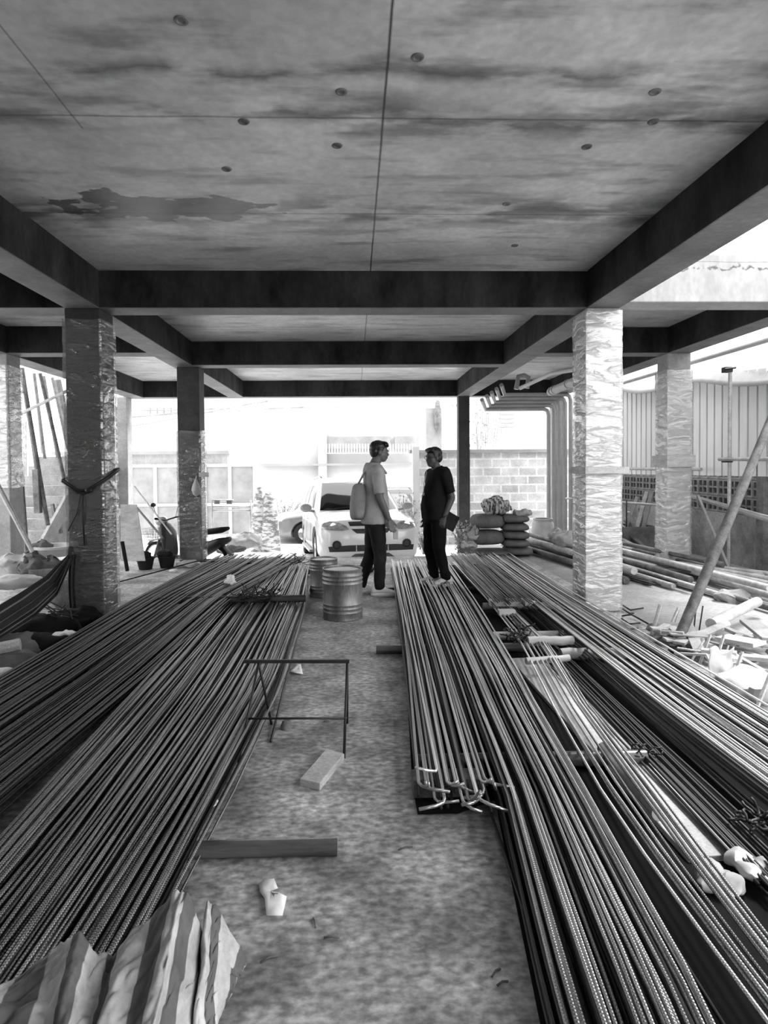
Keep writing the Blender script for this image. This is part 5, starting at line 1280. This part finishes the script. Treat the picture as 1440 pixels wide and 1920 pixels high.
# white tub, table bits and clutter by the left column
t = thing('plastic_tub', 'pale plastic tub standing behind the hammock end', 'tub', (P(105,1015,7.6).x, 7.6, .38))
MB().lathe([(.001, 0), (.17, 0), (.24, .10), (.27, .10), (.27, .13), (.23, .13), (.16, .02), (.001, .02)], (0, 0, 0), 28, caps=False).build('tub_body', M['white'], t, smooth=True, local=True)
rag(P(80,1030,7.5), (.13, .1, .09), 'dark cloth bundle under the plastic tub', 41, 'sack', .6)
rag(P(35,1055,7.3), (.30, .16, .09), 'heap of light rags on the floor at the left edge', 42, 'sackl', .8, 8)
rag(P(25,1095,6.4)+Vector((0, 0, .02)), (.32, .16, .06), 'flat pale sack on the floor behind the hammock', 43, 'tarp', .6, 6)
rag(P(75,1065,7.0), (.22, .16, .12), 'dark heap behind the hammock', 44, 'sack', .8, 8)
blk('wooden_stool', P(62,1085,6.9).x, P(62,1085,6.9).x+.30, 6.8, 7.05, 0, .34, 'wooddark', 'dark low box standing behind the hammock', 'box')
# dark heap of bags left of the outer stack
q = random.Random(21)
for i, (px, py, rx, ry, rz_, mt, l) in enumerate(((60,1180,.36,.26,.13,'sheet','big dark tarpaulin heap under the hammock'), (30,1215,.30,.22,.10,'sack','dark sack at the left edge below the hammock'), (100,1210,.26,.2,.08,'sheet','dark folded bag against the outer left stack'), (40,1245,.3,.2,.07,'sack','flat dark sack lowest at the left edge'), (150,1160,.20,.2,.10,'sheet','dark bag at the foot of the left film-wrapped column'))):
    c = G(px, py, .06); c.x = min(c.x, -2.32-rx*.6)
    rag(c, (rx, ry, rz_), l, 50+i, mt, .5, 6, 'tarpaulin_heap', 'tarpaulin')
rod(G(-10,1218,.16), G(38,1208,.18), .045, 'grey pipe end at the left edge under the hammock', 'pipe', 'pipe_piece', 'pipe')
c = G(0,1266,.08)
rag(G(8,1262,.10), (.06, .05, .03), 'small pale scrap at the left edge beside the outer stack', 61, 'paper', .7, 12)
rag(G(122,1190,.12), (.10, .06, .03), 'torn white paper between the dark bags and the outer stack', 62, 'paper', .8, 12)
tag(MB().lathe([(.001, 0), (.20, 0), (.24, .05), (.25, .26), (.22, .30), (.001, .30)], (-2.98, 6.6, 0), 28).build('paint_pot', M['wooddark'], smooth=True), 'dark round tub behind the hammock by the column', 'tub')
for i in range(12):
    a = G(130+q.uniform(-20, 25), 1150+q.uniform(-6, 14), .10+.05*q.random()); a.x = min(a.x, -2.45); a.y = min(a.y, 5.8)
    d = Vector((q.uniform(-1, .2), q.uniform(-.3, .3), q.uniform(.0, .45)))*.28
    rod(a, a+d, .006, 'thin dark twig sticking out beside the left column foot', 'iron', 'twig', 'twig', 'twigs at the left column foot')
# rope round the left column
c = Vector((-2.555, 6.065, 0)); mb = MB()
def loop(z0, sag, e=.03):
    h = .165+e
    return [(-2.555-h, 5.9-e+.1, z0), (-2.555-h, 5.9-e, z0-.02), (-2.555-.05, 5.9-e-.01, z0-sag), (-2.555+.03, 5.9-e-.01, z0-sag), (-2.555+h, 5.9-e, z0-.02), (-2.555+h+.01, 6.2, z0+.08), (-2.555+h-.02, 6.27, z0+.08), (-2.555-h, 6.27, z0+.02), (-2.555-h, 5.9-e+.1, z0)]
rp = tag(MB().tube(loop(1.36, .12), .013, 8).tube(loop(1.345, .13, .035), .010, 8).tube([(-2.56, 5.86, 1.24), (-2.565, 5.86, 1.0), (-2.56, 5.87, .72)], .009, 8).tube([(-2.57, 5.86, 1.24), (-2.62, 5.855, 1.02), (-2.70, 5.85, .86)], .006, 8).ell((-2.50, 5.85, 1.24), (.04, .025, .025), 10).build('rope', M['iron'], smooth='all'), 'dark rope tied round the left film-wrapped column, ends hanging', 'rope')
# ---- hammock
M['hammock'] = mat('hammock_cloth', .02, .03, rough=.95, bump=.006, bscale=20)
def hs(N, L, v, x, y, z):
    uvn = N.new('ShaderNodeUVMap'); uvn.uv_map = 'uv'; s2 = N.new('ShaderNodeSeparateXYZ'); L.new(uvn.outputs[0], s2.inputs[0])
    f = math_node(N, L, 'FRACT', math_node(N, L, 'MULTIPLY', s2.outputs[1], 5.0))
    return rmp(N, L, f, .82, .84, 1.0, 6.0)
mul_color(M['hammock'], hs)
ht = thing('hammock', 'dark striped hammock slung from the left film-wrapped column out of the picture', 'hammock', (-3.4, 5.7, 0))
A = Vector((-2.76, 6.05, .93)); A1 = P(118, 1050, 5.8)
def ham(u, v):
    # u along, v across
    top = [P(128,1040,5.85), P(85,1080,5.6), P(35,1112,5.2), P(-30,1150,4.8), P(-110,1160,4.4)]
    bot = [P(134,1052,5.80), P(108,1115,5.45), P(62,1160,5.0), P(-10,1205,4.6), P(-90,1230,4.2)]
    f = u*4; i = min(int(f), 3); t = f-i
    a = top[i].lerp(top[i+1], t); b = bot[i].lerp(bot[i+1], t)
    p = a.lerp(b, v); fold = .035*math.sin(v*22+u*2)*min(1, u*2+.2); p.y += fold + .12*math.sin(v*PI)*min(1, u*3); p.z -= .05*math.sin(v*PI)*u
    return p
MB().grid(ham, 40, 60, uv=True).build('hammock_cloth', M['hammock'], ht, smooth='all', recalc=False, mods=[('SOLIDIFY', dict(thickness=.004))])
mb = MB()
for k in range(14):
    v = k/13; mb.tube([A, (A+ham(0, v))/2 + Vector((.01*math.sin(k), 0, 0)), ham(0, v)], .005, 5)
mb.build('suspension_cords', M['iron'], ht, smooth='all')
MB().tube([(-2.745, 6.06, .98), (-2.76, 6.05, .90), (-2.77, 6.04, .86)], .022, 8).build('knot', M['iron'], ht, smooth='all')
MB().grid(lambda u, v: P(132+10*v-3*math.sin(u*3), 1040+100*u, 5.85+.05*math.sin(v*9)), 14, 10).build('hanging_end', M['hammock'], ht, smooth='all', mods=[('SOLIDIFY', dict(thickness=.004))])

# ================================================================== striped tarpaulin, near left corner
M['tarpstripe'] = mat('woven_stripes', .30, .66, scale=7, rough=.7, bump=.004, bscale=70)
def ts(N, L, v, x, y, z):
    uvn = N.new('ShaderNodeUVMap'); uvn.uv_map = 'uv'; s2 = N.new('ShaderNodeSeparateXYZ'); L.new(uvn.outputs[0], s2.inputs[0])
    f = math_node(N, L, 'FRACT', math_node(N, L, 'ADD', math_node(N, L, 'MULTIPLY', s2.outputs[0], 8.5), math_node(N, L, 'MULTIPLY', nz(N, L, v, 2.0), .12)))
    a = rmp(N, L, f, .52, .54, 1.0, .22); b = rmp(N, L, f, .93, .95, 0.0, .78)
    return math_node(N, L, 'ADD', a, b)
mul_color(M['tarpstripe'], ts)
edge = [(-70,1905,.17),(0,1852,.17),(60,1812,.17),(112,1776,.20),(128,1757,.26),(150,1752,.27),(172,1778,.24),(186,1792,.20),(212,1792,.19),(226,1776,.21),(262,1738,.24),(300,1702,.28),(330,1676,.32),(342,1668,.335),(352,1680,.32),(366,1706,.28),(376,1744,.20),(380,1760,.12),(384,1720,.20),(390,1688,.26),(398,1694,.25),(412,1716,.20),(430,1744,.15),(452,1780,.10),(461,1800,.07),(458,1815,.04),(446,1830,.02)]
foot = [(-160,2100),(-90,2080),(-20,2080),(30,2080),(60,2080),(80,2080),(100,2080),(120,2080),(140,2080),(160,2080),(190,2080),(215,2080),(235,2080),(255,2080),(275,2080),(300,2070),(330,2060),(350,2050),(360,2030),(372,2010),(384,1990),(394,1965),(402,1945),(410,1920),(416,1900),(420,1880),(425,1862)]
def tarp(u, v):
    f = u*(len(edge)-1); i = min(int(f), len(edge)-2); t = f-i
    e0 = G(edge[i][0], edge[i][1], edge[i][2]); e1 = G(edge[i+1][0], edge[i+1][1], edge[i+1][2]); a = e0.lerp(e1, t)
    zf = .16 if i < 12 else max(.01, .16-.02*(i-12))
    g0 = G(foot[i][0], foot[i][1], .12 if i < 14 else .02); g1 = G(foot[i+1][0], foot[i+1][1], .12 if i+1 < 14 else .02); b = g0.lerp(g1, t)
    p = a.lerp(b, v)
    ridge = (1-2*abs(((u*6.5+.15*math.sin(v*4)) % 1)-.5))*.035*math.sin(min(1, v*1.3)*PI) + math.sin(u*PI*23)*.006*(1-v*.5)
    p.z += ridge + .022*noise.noise(Vector((u*16, v*6, 3)))*(0.3+v) + .012*noise.noise(Vector((u*44+v*9, v*14, 3)))
    p.x += .014*noise.noise(Vector((u*9, v*4, 8)))*(.2+v)
    p.z = max(p.z, .008)
    return p
tag(MB().grid(tarp, 260, 60, uv=True).build('striped_tarpaulin', M['tarpstripe'], smooth='all', recalc=False, mods=[('SOLIDIFY', dict(thickness=.0025))]), 'crumpled striped woven tarpaulin bunched in the near left corner', 'tarpaulin')
# ================================================================== across the street
SZ = GRADE(20.0)
def gate(x0, x1, Y, z0, z1, label, cols, mt='facadegrey'):
    t = thing('metal_gate', label, 'gate', ((x0+x1)/2, Y, z0))
    fr = MB()
    for z in (z0+.05, (z0+z1)/2-.1, z1-.03): fr.box(x0, x1, Y-.05, Y, z-.04, z+.04)
    w = (x1-x0)/cols
    for i in range(cols+1): fr.box(x0+w*i-.05, x0+w*i+.05, Y-.06, Y+.01, z0, z1)
    fr.build('gate_frame', M['facade'], t)
    for i in range(cols):
        MB().box(x0+w*i+.05, x0+w*(i+1)-.05, Y-.02, Y-.005, z0+.05, z1-.05).build('gate_panel', M[mt], t)
    return t
Yg = 18.0
xa, xb = P(245,900,Yg).x, P(478,900,Yg).x
gate(xa, xb, Yg, SZ, P(300,872,Yg).z, 'pale sheet metal gate across the street behind the motorbike', 5, 'gatep')
tag(MB().box(xa-2, P(425,850,Yg).x, Yg+.1, Yg+.35, P(300,872,Yg).z+.02, P(300,852,Yg).z).build('gate_lintel', M['parapet']), 'worn coping wall above the pale gate across the street', 'wall')
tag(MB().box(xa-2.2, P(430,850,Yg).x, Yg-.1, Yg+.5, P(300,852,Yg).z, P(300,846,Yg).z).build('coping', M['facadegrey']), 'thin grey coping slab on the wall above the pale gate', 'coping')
# brick wall at the right
Yb = 15.6
x0, x1 = P(775,900,Yb).x, P(1052,900,Yb).x
M['brick'] = mat('bright_blockwork', .42, .60, scale=3, rough=.95, bump=.01, fine=.15)
def bk(N, L, v, x, y, z):
    cb_ = N.new('ShaderNodeCombineXYZ'); L.new(x, cb_.inputs[0]); L.new(z, cb_.inputs[1])
    b = N.new('ShaderNodeTexBrick'); b.inputs['Scale'].default_value = 1.0; b.inputs['Brick Width'].default_value = .46; b.inputs['Row Height'].default_value = .22; b.inputs['Mortar Size'].default_value = .022
    b.inputs['Color1'].default_value = g(.72); b.inputs['Color2'].default_value = g(1.0); b.inputs['Mortar'].default_value = g(1.2)
    L.new(cb_.outputs[0], b.inputs['Vector']); return b.outputs['Color']
mul_color(M['brick'], bk)
tag(MB().box(x0, x1+3, Yb, Yb+.2, SZ, P(900,849,Yb).z).build('block_wall', M['brick']), 'weathered blockwork wall across the street at the right', 'wall')
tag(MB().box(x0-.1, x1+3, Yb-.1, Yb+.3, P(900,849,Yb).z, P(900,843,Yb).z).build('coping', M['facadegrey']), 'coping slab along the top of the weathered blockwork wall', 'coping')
# gate post between the gate opening and block wall
tag(MB().box(P(768,0,15.4).x, P(780,0,15.4).x, 15.3, 15.5, SZ, P(770,838,15.4).z).build('gate_post', M['facade']), 'pale gate post at the left end of the blockwork wall', 'post')
# middle house
Yh = 23.0
def face(xp0, xp1, yp0, yp1, Y, d=.3):
    a = P(xp0, yp1, Y); b = P(xp1, yp0, Y); return (min(a.x, b.x), max(a.x, b.x), Y, Y+d, min(a.z, b.z), max(a.z, b.z))
hb = thing('house', 'overexposed white house across the street behind the men', 'house', (P(600,900,Yh).x, Yh, SZ))
MB().box(*face(150, 790, 800, 1030, Yh+.2, .4)).build('wall', M['facade'], hb)
MB().box(*face(485, 775, 868, 874, Yh-.3, .5)).build('ledge', M['facadegrey'], hb)
MB().box(*face(598, 612, 810, 1000, Yh-.2, .3)).build('pillar', M['facade'], hb)
MB().box(*face(607, 732, 818, 842, Yh, .2)).build('shutter', M['gatep'], hb)
MB().box(*face(740, 785, 818, 842, Yh, .2)).build('shutter', M['gatep'], hb)
f = MB()
for i in range(34):
    x = 606+5.2*i; f.box(*face(x, x+2.3, 832, 851, Yh-.35, .03))
f.box(*face(604, 786, 848, 851, Yh-.36, .05)); f.build('balcony_railing', M['facade'], hb)
hr = thing('house', 'white house with louvred windows above the blockwork wall', 'house', (P(960,800,24).x, 24, SZ))
MB().box(*face(890, 1100, 740, 1025, 24, .4)).build('wall', M['facade'], hr)
MB().box(*face(885, 1100, 826, 843, 23.6, .4)).build('awning', M['facade'], hr)
for a, b in ((938, 965), (1042, 1060)):
    lv = MB()
    for k in range(4): lv.box(*face(a, b, 775+k*8, 777+k*8, 23.9, .1))
    lv.build('louvre_window', M['gatep'], hr)
hl = thing('house', 'pale apartment block far behind the left opening', 'house', (P(280,800,28).x, 28, SZ))
MB().box(*face(120, 400, 740, 1025, 28, .4)).build('wall', M['facade'], hl)
for i in range(5):
    MB().box(*face(275+i*13, 281+i*13, 765, 776, 27.9, .1)).build('window', M['gatep'], hl)
# tall narrow things between: clothes post
tag(MB().box(*face(800, 828, 765, 1010, 19, .1)).build('window_shutter', M['gatep']), 'grey shuttered strip of wall above the darker man', 'shutter')
tag(MB().lathe([(.02, 0), (.08, .2), (.12, .6), (.07, .95), (.02, 1.0)], P(820,812,18.93), 12).jitter(.04, 9).build('hanging_cloth', M['wooddark'], smooth=True), 'dark cloth hanging against the far wall above the darker man', 'cloth')
# power lines
for k, (pa, pb) in enumerate(((( 250,781),(350,770)), ((250,797),(350,779)), ((390,766),(870,757)), ((390,772),(560,762)))):
    a, b = P(pa[0], pa[1], 17), P(pb[0], pb[1], 17)
    tag(MB().tube([a+(a-b)*1.6, (a+b)/2+Vector((0, 0, -.03)), b+(b-a)*1.6], .012, 6).build('power_line', M['facadegrey'], smooth='all'), ('power line sagging across the left opening, upper', 'power line sagging across the left opening, lower', 'long overhead line just under the far beam', 'short overhead line under the far beam at the left')[k], 'cable')
# shrubs: stems and real leaves
M['leaf'] = mat('leaf', .16, .34, scale=5, rough=.6)
def shrub(c, rx, rz_, n, label, seed, leaf=.05, mt='leaf', ry=None):
    q = random.Random(seed); t = thing('shrub', label, 'shrub', c)
    s_ = MB(); lf = MB(); c = Vector((0, 0, 0)); ry = ry or rx
    tips = []
    for i in range(14):
        p = Vector((q.gauss(0, rx*.5), q.gauss(0, ry*.5), rz_*q.uniform(.6, 1))); s_.tube([(p.x*.1, p.y*.1, 0), p*.5+Vector((0, 0, .05)), p], .008, 5); tips.append(p)
    for i in range(n):
        a = q.choice(tips)*q.uniform(.35, 1.05) + Vector((q.gauss(0, rx*.22), q.gauss(0, ry*.22), q.gauss(0, rz_*.08)))
        d = Vector((q.gauss(0, 1), q.gauss(0, 1), q.gauss(.2, .7))).normalized(); e = d.cross(Vector((q.gauss(0, 1), q.gauss(0, 1), 1))).normalized(); l = leaf*q.uniform(.6, 1.3)
        k = len(lf.v); lf.v += [a-d*l, a+e*l*.4, a+d*l, a-e*l*.4]; lf.f.append([k, k+1, k+2, k+3])
    s_.build('stems', M['wooddark'], t, local=True); o = lf.build('foliage', M[mt], t, local=True, recalc=False)
    return t
shrub((P(750,960,15.0).x, 15.0, SZ), .42, 1.3, 900, 'leafy shrub between the two men behind the car bonnet', 3)
shrub((P(528,960,19).x, 19, SZ), .7, 1.0, 500, 'low pale shrub behind the dark car', 4)
shrub((P(868,1030,12.0).x, 12.0, -.4), .32, .75, 420, 'low plant growing at the foot of the slim dark column', 5, .04)
shrub((P(905,800,20).x, 20, SZ), 1.0, 4.4, 700, 'pale tree crown behind the slim dark column', 6, .06)
shrub((P(795,1030,13).x, 13.0, -.45), .25, .5, 200, 'small plant right of the car behind the dark-shirted man', 7, .04)
# striped cloth-wrapped posts beside the gate and a white bag
for k, (px, w) in enumerate(((487, .22), (505, .26))):
    c = P(px, 1015, 14.6)
    mb = MB().lathe([(w, -.25), (w*.8, .5), (w*.6, 1.0), (w*.25, 1.32-.15*k), (.02, 1.36-.15*k)], (c.x, 14.6, c.z), 24).jitter(.04, 6, k)
    tag(mb.build('tied_tarpaulin', M['stripecloth2'], smooth='all'), ('tall striped tarpaulin tied to the gate post, left one', 'lower striped tarpaulin beside it, right one')[k], 'tarpaulin')
c = P(455, 1015, 12.4)
rag(c, (.36, .3, .17), 'pale tied sack heap on the ground right of the motorbike', 71, 'sackl', .5, 6)
rag(P(432,1030,11.4), (.28, .2, .07), 'dark flat tarpaulin behind the motorbike wheel', 72, 'sack', .5, 8)
# handcart with rails behind the column
t = thing('pipe_rack', 'pale welded pipe rack standing before the gate', 'rack', (P(440,960,14).x, 14, -.5))
r_ = MB()
for y_ in (938, 950, 957): r_.tube([P(398,y_,14), P(438 if y_ < 950 else 470,y_,14)], .02, 8)
r_.tube([P(398,938,14), P(398,1015,14)], .02, 8).tube([P(470,938,14), P(470,1015,14)], .02, 8)
r_.build('rack_frame', M['pipe'], t, smooth='all')
for x in (402, 425): MB().box(*face(x, x+9, 939, 945, 13.95, .06)).build('hinge_block', M['pipedark'], t)
